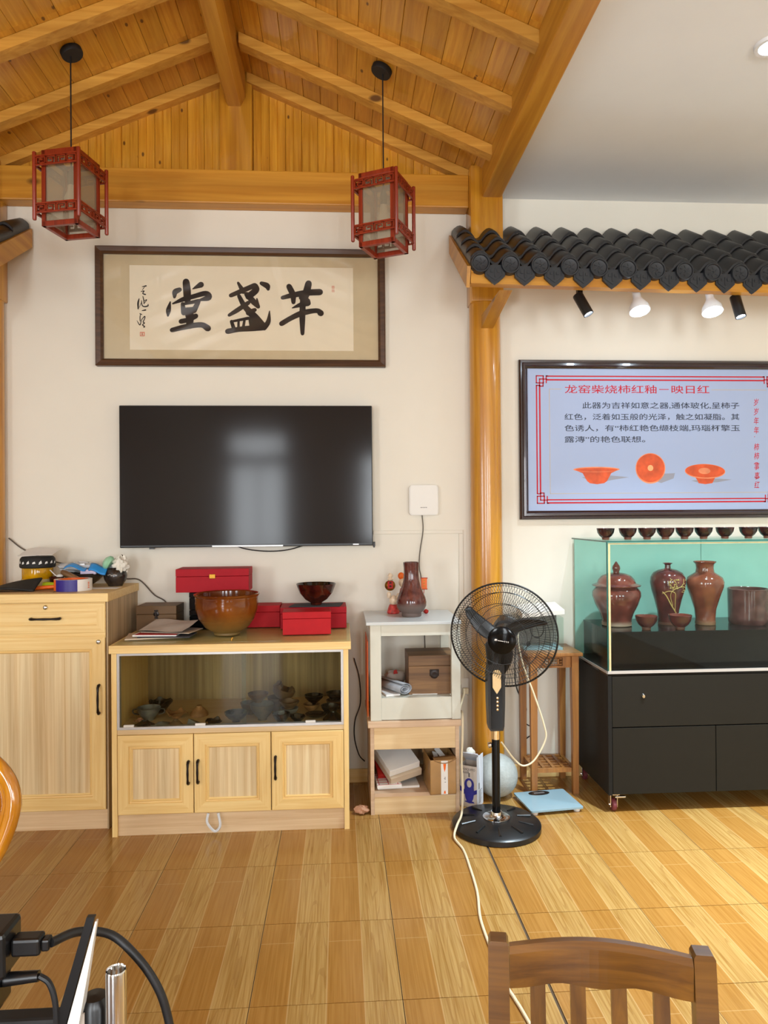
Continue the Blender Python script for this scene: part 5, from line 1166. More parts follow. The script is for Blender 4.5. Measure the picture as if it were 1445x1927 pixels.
b = MB().box(-wx / 2 - 0.006, wx / 2 - 0.01, wy / 2 - 0.01, wy / 2 - 0.006, wz - 0.02, wz + 0.038); b.build('flap', 'card', kb)
lab(MB().box(-0.010, 0.022, -wy / 2 - 0.0012, -wy / 2, 0.001, wz - 0.004).build('label_strip', 'whitepaper', kb), 'white label strip with orange print')
b = MB(); b.prism([(0.0, 0.142), (0.014, 0.142), (0.011, 0.118), (0.007, 0.104), (0.003, 0.118)], -wy / 2 - 0.0016, -wy / 2 - 0.001); b.prism([(0.002, 0.004), (0.012, 0.004), (0.010, 0.018), (0.004, 0.016)], -wy / 2 - 0.0016, -wy / 2 - 0.001)
b.build('orange_print', 'orange', kb)
b = MB(); b.box(0.008, 0.010, -wy / 2 - 0.0016, -wy / 2 - 0.001, 0.068, 0.082); b.box(0.006, 0.013, -wy / 2 - 0.0016, -wy / 2 - 0.001, 0.056, 0.058); b.box(0.004, 0.006, -wy / 2 - 0.0016, -wy / 2 - 0.001, 0.072, 0.076); b.build('dark_print', 'ink', kb)
for (q, lbl) in ((0, 'thin white strip of foam stuck in the cardboard box, left one'), (1, 'white bent strip sticking out of the cardboard box, right one')):
    o = MB().box(-0.012, 0.012, -0.06, 0.06, 0, 0.005).build('foam_strip', 'whitepaper', None, (0.455 + 0.032 * q, 3.405 + 0.02 * q, ZB + 0.125 + 0.01 * q)); o.rotation_euler = (R(22 + 4 * q), R(20 - 30 * q), R(14 + 10 * q)); tag(o, lbl, 'strip')
b = bag('crumpled_rag', 'claypink', 'small crumpled pinkish rag on the floor beside the low cabinet', 0.093, 3.365, 0.020, 0.034, 0.028, 0.017, 33, 0.25); b['category'] = 'rag'

# ================================================================== PEDESTAL FAN
FX, FY = 0.688, 3.165
fan = thing('pedestal_fan', 'black pedestal fan with three blades in front of the log column', 'fan', (FX, FY, 0))
b = MB(); b.lathe([(0, 0), (0.192, 0), (0.197, 0.004), (0.197, 0.024), (0.188, 0.032), (0.06, 0.048), (0.0, 0.048)], 56)
b.build('base', 'black', fan, smooth=True)
for k in range(10):
    a = k * 2 * PI / 10 + 0.2
    MB().tube([(0.10 * math.cos(a), 0.10 * math.sin(a), 0.0435), (0.165 * math.cos(a), 0.165 * math.sin(a), 0.0355)], [0.0035, 0.006], 6).build('rib', 'black', fan)
lab(MB().lathe([(0.0, 0.049), (0.060, 0.049), (0.060, 0.052), (0.034, 0.055), (0.026, 0.062), (0.024, 0.075), (0.020, 0.076)], 36).build('collar', 'chrome', fan, smooth=True), 'chrome collar')
MB().lathe([(0, 0.055), (0.018, 0.055), (0.018, 0.40), (0, 0.40)], 24).build('pole', 'blackgloss', fan, smooth=True)
lab(MB().lathe([(0.0, 0.398), (0.019, 0.398), (0.0195, 0.44), (0, 0.44)], 24).build('ring', 'brass', fan, smooth=True), 'metal ring')
lab(MB().lathe([(0, 0.0), (0.008, 0.0), (0.012, 0.004), (0.012, 0.016), (0, 0.018)], 16, mat=Matrix.Translation((-0.019, -0.004, 0.374)) @ Matrix.Rotation(R(-100), 4, 'Y')).build('knob', 'chrome', fan, smooth=True), 'chrome height knob')
b = MB(); b.prism([(-0.028, 0.44), (-0.034, 0.46), (-0.038, 0.56), (-0.039, 0.68), (-0.034, 0.735), (0.034, 0.735), (0.039, 0.68), (0.038, 0.56), (0.034, 0.46), (0.028, 0.44)], -0.028, 0.030)
b.build('control_box', 'black', fan)
b = MB(); b.prism([(-0.024, 0.45), (-0.026, 0.70), (0.026, 0.70), (0.024, 0.45)], -0.032, -0.027); b.build('control_face', 'blackgloss', fan)
b = MB(); b.prism([(-0.019, 0.70), (-0.019, 0.635), (0.0, 0.605), (0.019, 0.635), (0.019, 0.70), (0.010, 0.712), (-0.010, 0.712)], -0.0345, -0.0315); lab(b.build('plate', 'brass', fan), 'champagne coloured plate')
for k in range(4): MB().lathe([(0, 0.006), (0.005, 0.005), (0.007, 0.0)], 14, mat=Matrix.Translation((0.002, -0.032, 0.588 - 0.017 * k)) @ qm).build('button', 'brass', fan, smooth=True)
# head
ax = Vector((-math.sin(R(19)) * math.cos(R(7)), -math.cos(R(19)) * math.cos(R(7)), -math.sin(R(7))))
hz = ax; hx = Vector((0, 0, 1)).cross(hz).normalized(); hy = hz.cross(hx)
HM = Matrix(((hx.x, hy.x, hz.x, 0.038), (hx.y, hy.y, hz.y, -0.01), (hx.z, hy.z, hz.z, 0.862), (0, 0, 0, 1)))   # local z points out of the front
b = MB(); b.lathe([(0, -0.19), (0.035, -0.185), (0.055, -0.16), (0.060, -0.10), (0.052, -0.06), (0.0, -0.05)], 28, mat=HM); b.tube([HM @ Vector((0, -0.03, -0.12)), Vector((0.005, 0.03, 0.80)), Vector((0, 0.004, 0.72))], [0.046, 0.045, 0.034], 14)
b.build('motor_housing', 'black', fan, smooth=True)
GR = 0.236
def guard(front):
    b = MB(); n = 110
    for k in range(n):
        a = 2 * PI * k / n; pts = []
        for r_, z in (((0.062, 0.082), (0.11, 0.078), (0.16, 0.066), (0.205, 0.046), (0.228, 0.022), (GR, 0.004)) if front else ((0.065, -0.075), (0.12, -0.074), (0.18, -0.064), (0.215, -0.045), (0.230, -0.022), (GR, -0.004))):
            tw = (0.35 if front else -0.25) * (1 - r_ / GR); pts.append(HM @ Vector((r_ * math.cos(a + tw), r_ * math.sin(a + tw), z)))
        b.tube(pts, 0.00105, 4, cap=False)
    for r_, z in (((0.11, 0.0775), (0.16, 0.0655), (0.205, 0.0455)) if front else ((0.12, -0.074), (0.18, -0.064), (0.215, -0.045))):
        b.tube([HM @ Vector((r_ * math.cos(2 * PI * k / 48), r_ * math.sin(2 * PI * k / 48), z)) for k in range(48)], 0.0014, 5, True)
    return b
guard(True).build('front_grille', 'black', fan); guard(False).build('rear_grille', 'black', fan)
MB().tube([HM @ Vector((GR * math.cos(2 * PI * k / 64), GR * math.sin(2 * PI * k / 64), 0)) for k in range(64)], 0.0042, 8, True).build('grille_rim', 'black', fan, smooth=True)
MB().lathe([(0, 0.093), (0.05, 0.092), (0.060, 0.088), (0.062, 0.080), (0.058, 0.076), (0, 0.076)], 36, mat=HM).build('hub_cap', 'blackgloss', fan, smooth=True)
b = MB(); b.prism([(-0.031, -0.003), (-0.029, 0.005), (-0.019, 0.005), (-0.021, -0.003)], -0.0003, 0.0003, 'Z'); b.box(-0.018, 0.010, -0.0012, 0.0014, -0.0003, 0.0003)
for k in range(3): b.box(0.0135 + 0.0075 * k, 0.0150 + 0.0075 * k, -0.003, 0.004, -0.0003, 0.0003); b.box(0.012 + 0.0075 * k, 0.017 + 0.0075 * k, 0.0005, 0.002, -0.0004, 0.0004)
mk = b.build('hub_mark', 'whitepaper', fan)                          # a small emblem and a line of lettering, unreadable in the photograph
mk.matrix_local = HM @ Matrix.Translation((0, 0.0, 0.0936)) @ Matrix.Rotation(R(-9), 4, 'Z')
MB().lathe([(0, 0.045), (0.04, 0.045), (0.044, 0.04), (0.044, -0.04), (0, -0.04)], 28, mat=HM).build('hub', 'black', fan, smooth=True)
for ang in (143, 20, 261):                                           # sickle shaped blades
    def bl(u, v):
        r_ = 0.035 + 0.170 * u
        wv = (0.050 + 0.016 * math.sin(PI * min(1, u * 1.3))) * (1 - 0.30 * u * u) * (1 if u < 0.8 else math.sqrt(max(0.01, 1 - ((u - 0.8) / 0.2) ** 2)))
        t_ = (v - 0.5) * wv
        a = R(ang) + R(27) * (1 - u) ** 1.3
        x = r_ * math.cos(a) - t_ * math.sin(a); y = r_ * math.sin(a) + t_ * math.cos(a)
        return HM @ Vector((x, y, 0.012 + (v - 0.5) * 0.046 * (1 - 0.35 * u) + 0.008 * math.sin(v * PI)))
    o = MB().grid(bl, 20, 8).build('blade', 'black', fan, smooth=True); o.modifiers.new('t', 'SOLIDIFY').thickness = 0.003
cordp = [HM @ Vector((0.05, 0.0, -0.15)), (0.13, 0.09, 0.80), (0.155, 0.09, 0.69), (0.20, 0.09, 0.57), (0.245, 0.09, 0.43), (0.252, 0.09, 0.36), (0.20, 0.088, 0.268), (0.147, 0.086, 0.243), (0.10, 0.07, 0.28), (0.03, 0.02, 0.375)]
MB().tube(smoothpath(cordp, 8), 0.0042, 8).build('cord', 'cable_w', fan, smooth=True)
# cream cord from the outlet across the floor
cp = [(0.654, 3.742, 0.475), (0.625, 3.72, 0.40), (0.59, 3.55, 0.42), (0.572, 3.36, 0.46), (0.566, 3.325, 0.36), (0.560, 3.32, 0.25), (0.562, 3.31, 0.14), (0.553, 3.27, 0.062), (0.533, 3.19, 0.046), (0.503, 3.11, 0.045), (0.482, 3.06, 0.012), (0.503, 2.957, 0.0055), (0.503, 2.80, 0.0055), (0.496, 2.621, 0.0055), (0.474, 2.449, 0.0055), (0.474, 2.268, 0.0055), (0.478, 2.123, 0.0055), (0.492, 2.04, 0.0055), (0.505, 1.96, 0.0055), (0.53, 1.75, 0.0055), (0.56, 1.4, 0.0055)]
tag(MB().tube(smoothpath(cp, 6), 0.005, 8).build('extension_cord', 'cable_w', smooth=True), 'cream extension cord running from the wall outlet across the floor', 'cord')

# ------------------------------------------------------------------ carton with gadget print, ball
mb_ = thing('gadget_carton', 'open white carton with a dark blue gadget printed on it beside the fan', 'box', (0.643, 3.375, 0), R(-30))
cw, cd, ch = 0.088, 0.085, 0.198
b = MB(); b.box(-cw, 0, 0, 0.002, 0, ch); b.box(-cw, 0, cd - 0.002, cd, 0, ch); b.box(-cw, -cw + 0.002, 0, cd, 0, ch); b.box(-cw, 0, 0, cd, 0, 0.002); b.build('front_panel', 'boxgrey', mb_)
MB().box(-0.002, 0.0005, 0, cd, 0, ch + 0.045).build('side_panel', 'boxwhite', mb_)
b = MB(); b.quadbox([(-cw, cd - 0.002, ch), (-0.003, cd - 0.002, ch), (-0.003, cd, ch), (-cw, cd, ch)], [(-cw, 0.015, ch + 0.055), (-0.003, 0.015, ch + 0.055), (-0.003, 0.018, ch + 0.058), (-cw, 0.018, ch + 0.058)]); b.build('top_flap', 'boxwhite', mb_)
text_mesh('carton_text', 'MOSQUITO\nKILLER', 0.0145, 'texgrey', mb_, (-0.080, -0.0004, 0.176), 0.92, 1, 0.0002)
b = MB(); b.tube([(-0.040 + 0.017 * math.cos(2 * PI * k / 28), -0.0008, 0.112 + 0.022 * math.sin(2 * PI * k / 28)) for k in range(28)], 0.0062, 8, True)
b2 = [(-0.062, 0.104), (-0.064, 0.075), (-0.060, 0.045), (-0.052, 0.028), (-0.028, 0.028), (-0.020, 0.045), (-0.016, 0.075), (-0.018, 0.104), (-0.026, 0.092), (-0.040, 0.086), (-0.054, 0.092)]
bq = MB(); bq.prism(b2, -0.0012, -0.0002)
bq.prism([(-0.064, 0.026), (-0.060, 0.030), (-0.020, 0.030), (-0.014, 0.024), (-0.040, 0.020)], -0.0012, -0.0002)
bq.prism([(-0.087, 0.100), (-0.062, 0.082), (-0.064, 0.060), (-0.087, 0.076)], -0.001, -0.0001); bq.prism([(-0.002, 0.090), (-0.017, 0.082), (-0.017, 0.062), (-0.002, 0.070)], -0.001, -0.0001)
ringp = []
for k in range(29): ringp.append((-0.040 + 0.024 * math.cos(2 * PI * k / 28), 0.110 + 0.030 * math.sin(2 * PI * k / 28)))
vs = [(x, -0.0013, z) for x, z in ringp[:28]] + [(-0.040 + 0.012 * math.cos(2 * PI * k / 28), -0.0013, 0.113 + 0.017 * math.sin(2 * PI * k / 28)) for k in range(28)]
bq.add(vs, [(k, (k + 1) % 28, 28 + (k + 1) % 28, 28 + k) for k in range(28)])
bq.build('gadget_print', 'device', mb_)
b = MB(); b.prism([(-0.044, 0.145), (-0.036, 0.145), (-0.036, 0.165), (-0.044, 0.165)], -0.0012, -0.0002); b.build('lamp_print', 'texgrey', mb_)
b = MB(); b.box(0.0006, 0.0012, 0.02, 0.03, 0.085, 0.115)
for k in range(9): b.box(0.0006, 0.0011, 0.018, 0.05 + 0.015 * ((k * 7) % 3) / 2, 0.02 + k * 0.007, 0.0225 + k * 0.007)
b.build('side_print', 'texgrey', mb_)
tag(bag('white_foam', 'tissue', 'bit of white foam peeping over the open carton', 0.632, 3.50, ch + 0.03, 0.024, 0.02, 0.022, 51, 0.2), 'bit of white foam peeping over the open carton', 'foam')
tag(MB().sphere((0, 0, 0.105), 0.105, 40, 24).build('white_ball', 'ball', None, (0.768, 3.522, 0), smooth=True), 'round white mottled ball in front of the log column foot', 'ball')

# ------------------------------------------------------------------ bathroom scale
bs = thing('bathroom_scale', 'pale blue square bathroom scale on the floor', 'scale', (0.990, 3.398, 0), R(7))
b = MB(); b.prism(roundrect(0.130, 0.115, 0.008, 3), 0.016, 0.024, 'Z'); b.build('glass_plate', 'scaleglass', bs)
b = MB(); b.prism(ell(-0.01, 0.084, 0.054, 0.026, 28), 0.0242, 0.0252, 'Z'); lab(b.build('display', 'black', bs), 'dark oval display')
b = MB(); b.box(-0.036, 0.018, 0.076, 0.092, 0.0253, 0.0257); b.build('lcd', 'texgrey', bs)
for sx in (-1, 1):
    for sy in (-1, 1): MB().lathe([(0, 0), (0.014, 0), (0.016, 0.004), (0.016, 0.016), (0, 0.016)], 14, (sx * 0.105, sy * 0.092, 0)).build('foot', 'white', bs, smooth=True)

# ================================================================== PLANT STAND WITH GLASS TANK
ps = thing('plant_stand', 'brown wooden plant stand with carved apron beside the display case', 'stand', (1.065, 3.637, 0), R(0))
hs_ = 0.105
for sx in (-1, 1):
    for sy in (-1, 1):
        x, y = sx * hs_, sy * hs_
        b = MB(); b.quadbox([(x - 0.014, y - 0.014, 0), (x + 0.014, y - 0.014, 0), (x + 0.014, y + 0.014, 0), (x - 0.014, y + 0.014, 0)], [(x - 0.018, y - 0.018, 0.69), (x + 0.018, y - 0.018, 0.69), (x + 0.018, y + 0.018, 0.69), (x - 0.018, y + 0.018, 0.69)])
        b.build('leg', 'standwood', ps)
MB().box(-0.140, 0.140, -0.140, 0.125, 0.690, 0.708, 0.004).build('tabletop', 'standwood', ps)
for k in range(4):
    b = MB(); L2 = hs_ - 0.0185
    b.box(-L2, L2, -0.007, 0.007, 0.680, 0.6895); b.box(-L2, L2, -0.007, 0.007, 0.630, 0.640)
    b.box(-L2, -0.045, -0.006, 0.006, 0.640, 0.680); b.box(0.045, L2, -0.006, 0.006, 0.640, 0.680)
    for i in range(4):
        cx = -0.034 + i * 0.0225; s = 1 if i % 2 else -1
        for (x0, x1, z0, z1) in ((-0.009, 0.009, 0.672, 0.676), (-0.009, 0.009, 0.644, 0.648), (-0.009 * s - 0.002, -0.009 * s + 0.002, 0.644, 0.676), (-0.004, 0.009 if s > 0 else 0.004, 0.658, 0.662)): b.box(cx + x0, cx + x1, -0.004, 0.004, z0, z1)
    b.build('apron', 'standwood', ps, (hs_ * math.sin(k * PI / 2), -hs_ * math.cos(k * PI / 2), 0), rot=(0, 0, k * PI / 2))
    MB().box(-L2, L2, -0.008, 0.008, 0.105, 0.125).build('stretcher', 'standwood', ps, ((hs_ - 0.006) * math.sin(k * PI / 2), -(hs_ - 0.006) * math.cos(k * PI / 2), 0), rot=(0, 0, k * PI / 2))
for k in range(4): MB().box(-0.090, 0.090, -0.007, 0.007, 0.110, 0.122).build('slat', 'standwood', ps, (0, -0.06 + 0.04 * k, 0))
for k in range(3): MB().box(-0.007, 0.007, -0.090, 0.090, 0.1225, 0.126).build('slat', 'standwood', ps, (-0.05 + 0.05 * k, 0, 0))
gt = thing('glass_tank', 'small glass tank with a white lid on the plant stand', 'tank', (1.032, 3.655, 0.7085), R(-3))
hw, hd, hh_ = 0.104, 0.075, 0.165
for k, (x0, x1, y0, y1) in enumerate(((-hw, hw, -hd, -hd + 0.004), (-hw, -hw + 0.004, -hd + 0.0045, hd - 0.0045), (hw - 0.004, hw, -hd + 0.0045, hd - 0.0045))): MB().box(x0, x1, y0, y1, 0.0, hh_).build('pane', 'glass', gt)
MB().box(-hw, hw, hd - 0.004, hd, 0, hh_).build('back_panel', 'tankback', gt)
lab(MB().box(-hw + 0.005, hw - 0.005, -hd + 0.005, hd - 0.005, 0.0, 0.012).build('bottom', 'scaleglass', gt), 'pale blue glass bottom')
b = MB(); b.quadbox([(-hw - 0.004, -hd - 0.006, hh_ + 0.001), (hw + 0.004, -hd - 0.006, hh_ + 0.018), (hw + 0.004, hd + 0.006, hh_ + 0.018), (-hw - 0.004, hd + 0.006, hh_ + 0.001)], [(-hw - 0.004, -hd - 0.006, hh_ + 0.022), (hw + 0.004, -hd - 0.006, hh_ + 0.040), (hw - 0.006, hd + 0.006, hh_ + 0.062), (-hw - 0.004, hd + 0.006, hh_ + 0.052)])
b.build('lid', 'white', gt)
b = MB(); b.tube([(0.035 * math.cos(2 * PI * k / 24), hd - 0.006, 0.085 + 0.045 * math.sin(2 * PI * k / 24)) for k in range(24)], 0.003, 6, True); b.sphere((-0.065, -0.02, 0.024), 0.012, 12, 8); b.build('filter', 'black', gt, smooth=True)
tag(MB().tube(smoothpath([(0.930, 3.7645, 0.70), (0.925, 3.7645, 0.60), (0.932, 3.7645, 0.48), (0.968, 3.7645, 0.40), (0.985, 3.7645, 0.36), (0.970, 3.7645, 0.32), (0.980, 3.7645, 0.285), (1.033, 3.7645, 0.255), (1.038, 3.7645, 0.235), (1.0, 3.7645, 0.215), (0.967, 3.7645, 0.18), (0.955, 3.7645, 0.085)], 5), 0.003, 6).build('tank_wire', 'cable_k', smooth=True), 'thin black wire dangling behind the plant stand', 'wire')

# ================================================================== DISPLAY CASE (right)
DX0, DX1, DYF, DZG, DZT = 1.243, 2.46, 3.27, 0.655, 1.266
dc = thing('glass_display_case', 'glass display case on a black wheeled cabinet at the right', 'display case', (DX0, DYF, 0))
dw, dd = DX1 - DX0, W - DYF - 0.012
MB().box(0, dw, 0.022, dd, 0.085, DZG - 0.014).build('carcass', 'blackside', dc)
MB().box(0, 0.018, 0.0, 0.0215, 0.085, DZG - 0.014).build('front_stile', 'blackside', dc)
MB().box(0.0205, dw - 0.02, 0.001, 0.0215, 0.402, DZG - 0.016, 0.001).build('drawer', 'blackcab', dc)
MB().box(0.0205, 0.516, 0.001, 0.0215, 0.088, 0.397, 0.001).build('door', 'blackcab', dc)
MB().box(0.5195, dw - 0.02, 0.001, 0.0215, 0.088, 0.397, 0.001).build('door', 'blackcab', dc)
lab(MB().lathe([(0, 0.010), (0.006, 0.010), (0.009, 0.006), (0.010, 0)], 18, mat=Matrix.Translation((0.168, 0.001, 0.545)) @ qm @ Matrix.Diagonal((1, 1.25, 1, 1))).build('lock', 'chrome', dc, smooth=True), 'chrome lock')
MB().box(0, dw, 0.0, dd, DZG - 0.0135, DZG).build('base_board', 'blackgloss', dc)
def caster(x, y):
    t = MB(); t.box(-0.022, 0.022, -0.022, 0.022, 0.078, 0.084); t.box(-0.020, -0.016, -0.014, 0.016, 0.02, 0.078); t.box(0.012, 0.016, -0.014, 0.016, 0.02, 0.078); t.tube([(-0.024, 0, 0.03), (-0.016, 0, 0.03)], 0.007, 10); t.box(0.0, 0.05, -0.026, -0.010, 0.066, 0.074, 0.002)
    c = t.build('caster', 'chrome', dc, (x, y, 0))
    MB().lathe([(0, -0.011), (0.024, -0.011), (0.029, -0.007), (0.029, 0.007), (0.024, 0.011), (0, 0.011)], 24, mat=Matrix.Translation((-0.002, 0, 0.029)) @ Matrix.Rotation(R(90), 4, 'Y')).build('wheel', 'wheel', c, smooth=True)
for x in (0.036, dw - 0.04):
    for y in (0.04, dd - 0.05): caster(x, y)
g0, g1 = DZG + 0.0005, DZT
MB().box(0.0065, dw - 0.0065, 0.0, 0.006, g0, g1 - 0.0005).build('front_pane', 'glass', dc)
MB().box(0, 0.006, 0.0, dd, g0, g1 - 0.0005).build('side_pane', 'glass', dc)
MB().box(dw - 0.006, dw, 0.0, dd, g0, g1 - 0.0005).build('side_pane', 'glass', dc)
MB().box(-0.004, dw + 0.004, -0.004, dd, g1, g1 + 0.007).build('top_pane', 'glass', dc)
MB().box(0.0065, 0.70, dd - 0.010, dd - 0.004, g0, g1 - 0.001).build('back_sheet', 'aqua', dc)
MB().box(0.703, dw - 0.0065, dd - 0.010, dd - 0.004, g0, g1 - 0.001).build('back_sheet', 'aqua', dc)
b = MB(); b.box(-0.0045, dw + 0.0045, -0.0055, -0.0042, g1 + 0.0002, g1 + 0.0068); b.box(-0.0055, -0.0042, -0.0055, dd, g1 + 0.0002, g1 + 0.0068); b.box(-0.0012, 0.004, -0.0012, -0.0002, g0, g1); b.box(-0.0012, -0.0002, -0.0012, 0.003, g0, g1)
lab(b.build('glass_edge', 'glassedge', dc), 'dark green glass edges')
lab(MB().box(0.0065, 0.016, -0.0016, -0.0002, g0, g1 - 0.004).build('seal_strip', 'cork', dc), 'pale sealing strip')
lab(MB().box(0.0165, dw, -0.0016, -0.0002, g1 - 0.010, g1 - 0.004).build('seal_strip', 'cork', dc), 'pale sealing strip')
b = MB(); b.box(0.0, dw, -0.003, -0.0002, g0 - 0.004, g0 + 0.010); b.box(-0.003, -0.0002, 0, dd, g0 - 0.004, g0 + 0.008); lab(b.build('bottom_seal', 'alu', dc), 'grey silicone bottom seal')
SH0 = 0.836
MB().box(0.05, dw - 0.01, 0.062, dd - 0.012, SH0 - 0.008, SH0, 0.001).build('plinth_top', 'blackgloss', dc)
MB().box(0.052, dw - 0.012, 0.075, dd - 0.014, g0, SH0 - 0.0085).build('plinth_body', 'blackgloss', dc)
# jars inside
ZJ = SH0 + 0.0005
jr = thing('lidded_jar', 'red brown lidded jar with a pointed finial, leftmost in the display case', 'jar', (1.392, 3.535, ZJ), 0, 'red brown glazed pots in the display case')
MB().lathe([(0, 0), (0.068, 0), (0.073, 0.004), (0.072, 0.030), (0.082, 0.062), (0.106, 0.110), (0.119, 0.150), (0.117, 0.172), (0.104, 0.190), (0.094, 0.198), (0.09, 0.206), (0.08, 0.206), (0, 0.20)], 48).build('body', 'ox1', jr, smooth=True)
ld_ = MB().lathe([(0.0, 0.204), (0.09, 0.204), (0.118, 0.200), (0.1195, 0.204), (0.095, 0.214), (0.088, 0.232), (0.072, 0.250), (0.045, 0.262), (0.018, 0.266), (0, 0.267)], 48).build('lid', 'ox1', jr, smooth=True)
MB().lathe([(0, 0.262), (0.016, 0.264), (0.015, 0.272), (0.020, 0.286), (0.018, 0.298), (0.010, 0.310), (0.004, 0.320), (0, 0.323)], 24).build('finial', 'ox1', ld_, smooth=True)
v1 = thing('plum_vase', 'plum coloured vase with a tiny neck and a gilt twig in the display case', 'vase', (1.664, 3.545, ZJ), 0, 'red brown glazed pots in the display case')
vp = [(0, 0), (0.048, 0), (0.050, 0.006), (0.049, 0.03), (0.053, 0.07), (0.066, 0.125), (0.080, 0.175), (0.086, 0.212), (0.083, 0.240), (0.070, 0.262), (0.045, 0.276), (0.020, 0.281), (0.0145, 0.284), (0.0135, 0.300), (0.018, 0.306), (0.025, 0.309), (0.022, 0.311), (0.010, 0.306), (0, 0.30)]
MB().lathe(vp, 48).build('body', 'ox2', v1, smooth=True)
def vr(z):
    for (r0, z0), (r1, z1) in zip(vp[2:], vp[3:]):
        if z0 <= z <= z1: return r0 + (r1 - r0) * (z - z0) / max(1e-6, z1 - z0)
    return 0.05
def vpt(xo, z):
    r_ = vr(z); x = max(-0.97 * r_, min(0.97 * r_, xo)); return (x, -math.sqrt(r_ * r_ - x * x) - 0.0006, z)
b = MB()
for st, r_ in (([(0.030, 0.025), (0.018, 0.06), (-0.01, 0.10), (-0.038, 0.15), (-0.055, 0.17)], 0.0028), ([(0.01, 0.075), (0.006, 0.13), (0.0, 0.165), (-0.03, 0.175), (-0.055, 0.16)], 0.0018), ([(-0.005, 0.10), (-0.02, 0.15), (-0.01, 0.18), (0.03, 0.195), (0.06, 0.19), (0.075, 0.175)], 0.0018), ([(0.03, 0.195), (0.045, 0.21), (0.05, 0.235)], 0.0014), ([(-0.01, 0.18), (-0.02, 0.20), (-0.03, 0.22), (-0.015, 0.235)], 0.0014), ([(0.0, 0.185), (0.005, 0.21), (-0.01, 0.23), (0.02, 0.228)], 0.0014)):
    b.tube([vpt(*q) for q in [(p.x, p.z) for p in smoothpath([(a, 0, c) for a, c in st], 4)]], r_, 5)
rr = random.Random(4)
for k in range(26):
    xo, z = rr.uniform(-0.035, 0.02), rr.uniform(0.185, 0.24); b.sphere(vpt(xo, z), 0.003, 6, 4)
for k in range(14):
    xo, z = rr.uniform(0.04, 0.075), rr.uniform(0.15, 0.23); b.sphere(vpt(xo, z), 0.0026, 6, 4)
for k in range(5): b.sphere(vpt(0.012 + 0.006 * k, 0.045 - 0.005 * k), 0.006, 8, 5)
lab(b.build('gilt_twig', 'golddecor', v1), 'gilt flowering twig on the glaze')
tag(MB().lathe([(0, 0), (0.046, 0), (0.049, 0.005), (0.047, 0.03), (0.052, 0.08), (0.070, 0.14), (0.087, 0.19), (0.091, 0.215), (0.083, 0.238), (0.060, 0.254), (0.045, 0.264), (0.041, 0.285), (0.044, 0.305), (0.055, 0.316), (0.053, 0.319), (0.042, 0.31), (0.035, 0.28), (0.03, 0.25), (0, 0.1)], 48).build('baluster_vase', 'ox3', None, (1.843, 3.515, ZJ), smooth=True), 'rust coloured vase with a flared open mouth in the display case', 'vase', 'red brown glazed pots in the display case')
tag(MB().lathe([(0, 0), (0.090, 0), (0.094, 0.006), (0.095, 0.03), (0.097, 0.17), (0.0985, 0.176), (0.094, 0.179), (0.090, 0.174), (0.088, 0.02), (0, 0.012)], 48).build('brush_pot', 'ox4', None, (2.072, 3.52, ZJ), smooth=True), 'wide cylindrical brown pot at the right in the display case', 'pot', 'red brown glazed pots in the display case')
def cup(x, y, z, s, mat, label, grp, seed, rimmat='ox1'):
    t = thing('tea_cup', label, 'cup', (x, y, z), seed * 0.9, grp)
    MB().lathe([(0, 0), (0.016 * s, 0), (0.018 * s, 0.004 * s), (0.018 * s, 0.010 * s), (0.030 * s, 0.020 * s), (0.040 * s, 0.036 * s), (0.044 * s, 0.056 * s), (0.0432 * s, 0.0575 * s)], 32).build('body', mat, t, smooth=True)
    MB().lathe([(0.0432 * s, 0.0575 * s), (0.0418 * s, 0.056 * s), (0.037 * s, 0.036 * s), (0.024 * s, 0.018 * s), (0, 0.014 * s)], 32).build('inside', rimmat, t, smooth=True)
    return t
g_ = 'red brown glazed pots in the display case'
cup(1.480, 3.385, ZJ, 1.18, 'ox2', 'small plum bowl on the black plinth between lidded jar and plum vase', g_, 1)
cup(1.642, 3.372, ZJ, 1.24, 'ox2', 'small plum bowl on the black plinth in front of the plum vase', g_, 2)
ords = ['first', 'second', 'third', 'fourth', 'fifth', 'sixth', 'seventh', 'eighth', 'ninth']
for i, px in enumerate((1141, 1184, 1222, 1258, 1296, 1334, 1377, 1424, 1462)):
    yy = 3.40; xx = {1141: 1.288, 1184: 1.398, 1222: 1.494, 1258: 1.586, 1296: 1.682, 1334: 1.778, 1377: 1.886, 1424: 2.005, 1462: 2.102}[px]
    cup(xx, yy, DZT + 0.0075, 0.97, 'cupg', ords[i] + ' tea cup from the left in the row on top of the glass case', 'tea cups on top of the glass case', i + 3, 'ox2')

# ================================================================== FOREGROUND: chairs, table edge, devices
# slatted chair, seen from behind at the bottom right
ch_ = thing('slatted_chair', 'small brown wooden chair with a slatted back at the bottom right', 'chair', (0.405, 1.10, 0), R(-11))
CW, CTZ = 0.176, 0.705
def back_post(sx):
    b = MB(); x = sx * (CW - 0.016)
    rows = [(0.0, 0.05, 0.016), (0.36, 0.0, 0.018), (0.55, 0.016, 0.017), (CTZ - 0.006, 0.036, 0.0165), (CTZ, 0.037, 0.013)]
    for (z0, y0, h0), (z1, y1, h1) in zip(rows, rows[1:]):
        b.quadbox([(x - h0, y0 - 0.014, z0), (x + h0, y0 - 0.014, z0), (x + h0, y0 + 0.014, z0), (x - h0, y0 + 0.014, z0)], [(x - h1, y1 - 0.014, z1), (x + h1, y1 - 0.014, z1), (x + h1, y1 + 0.014, z1), (x - h1, y1 + 0.014, z1)])
    return b
for sx in (-1, 1): back_post(sx).build('back_post', 'chairwood', ch_)
b = MB(); n = 20; vs = []; XW = CW - 0.0335
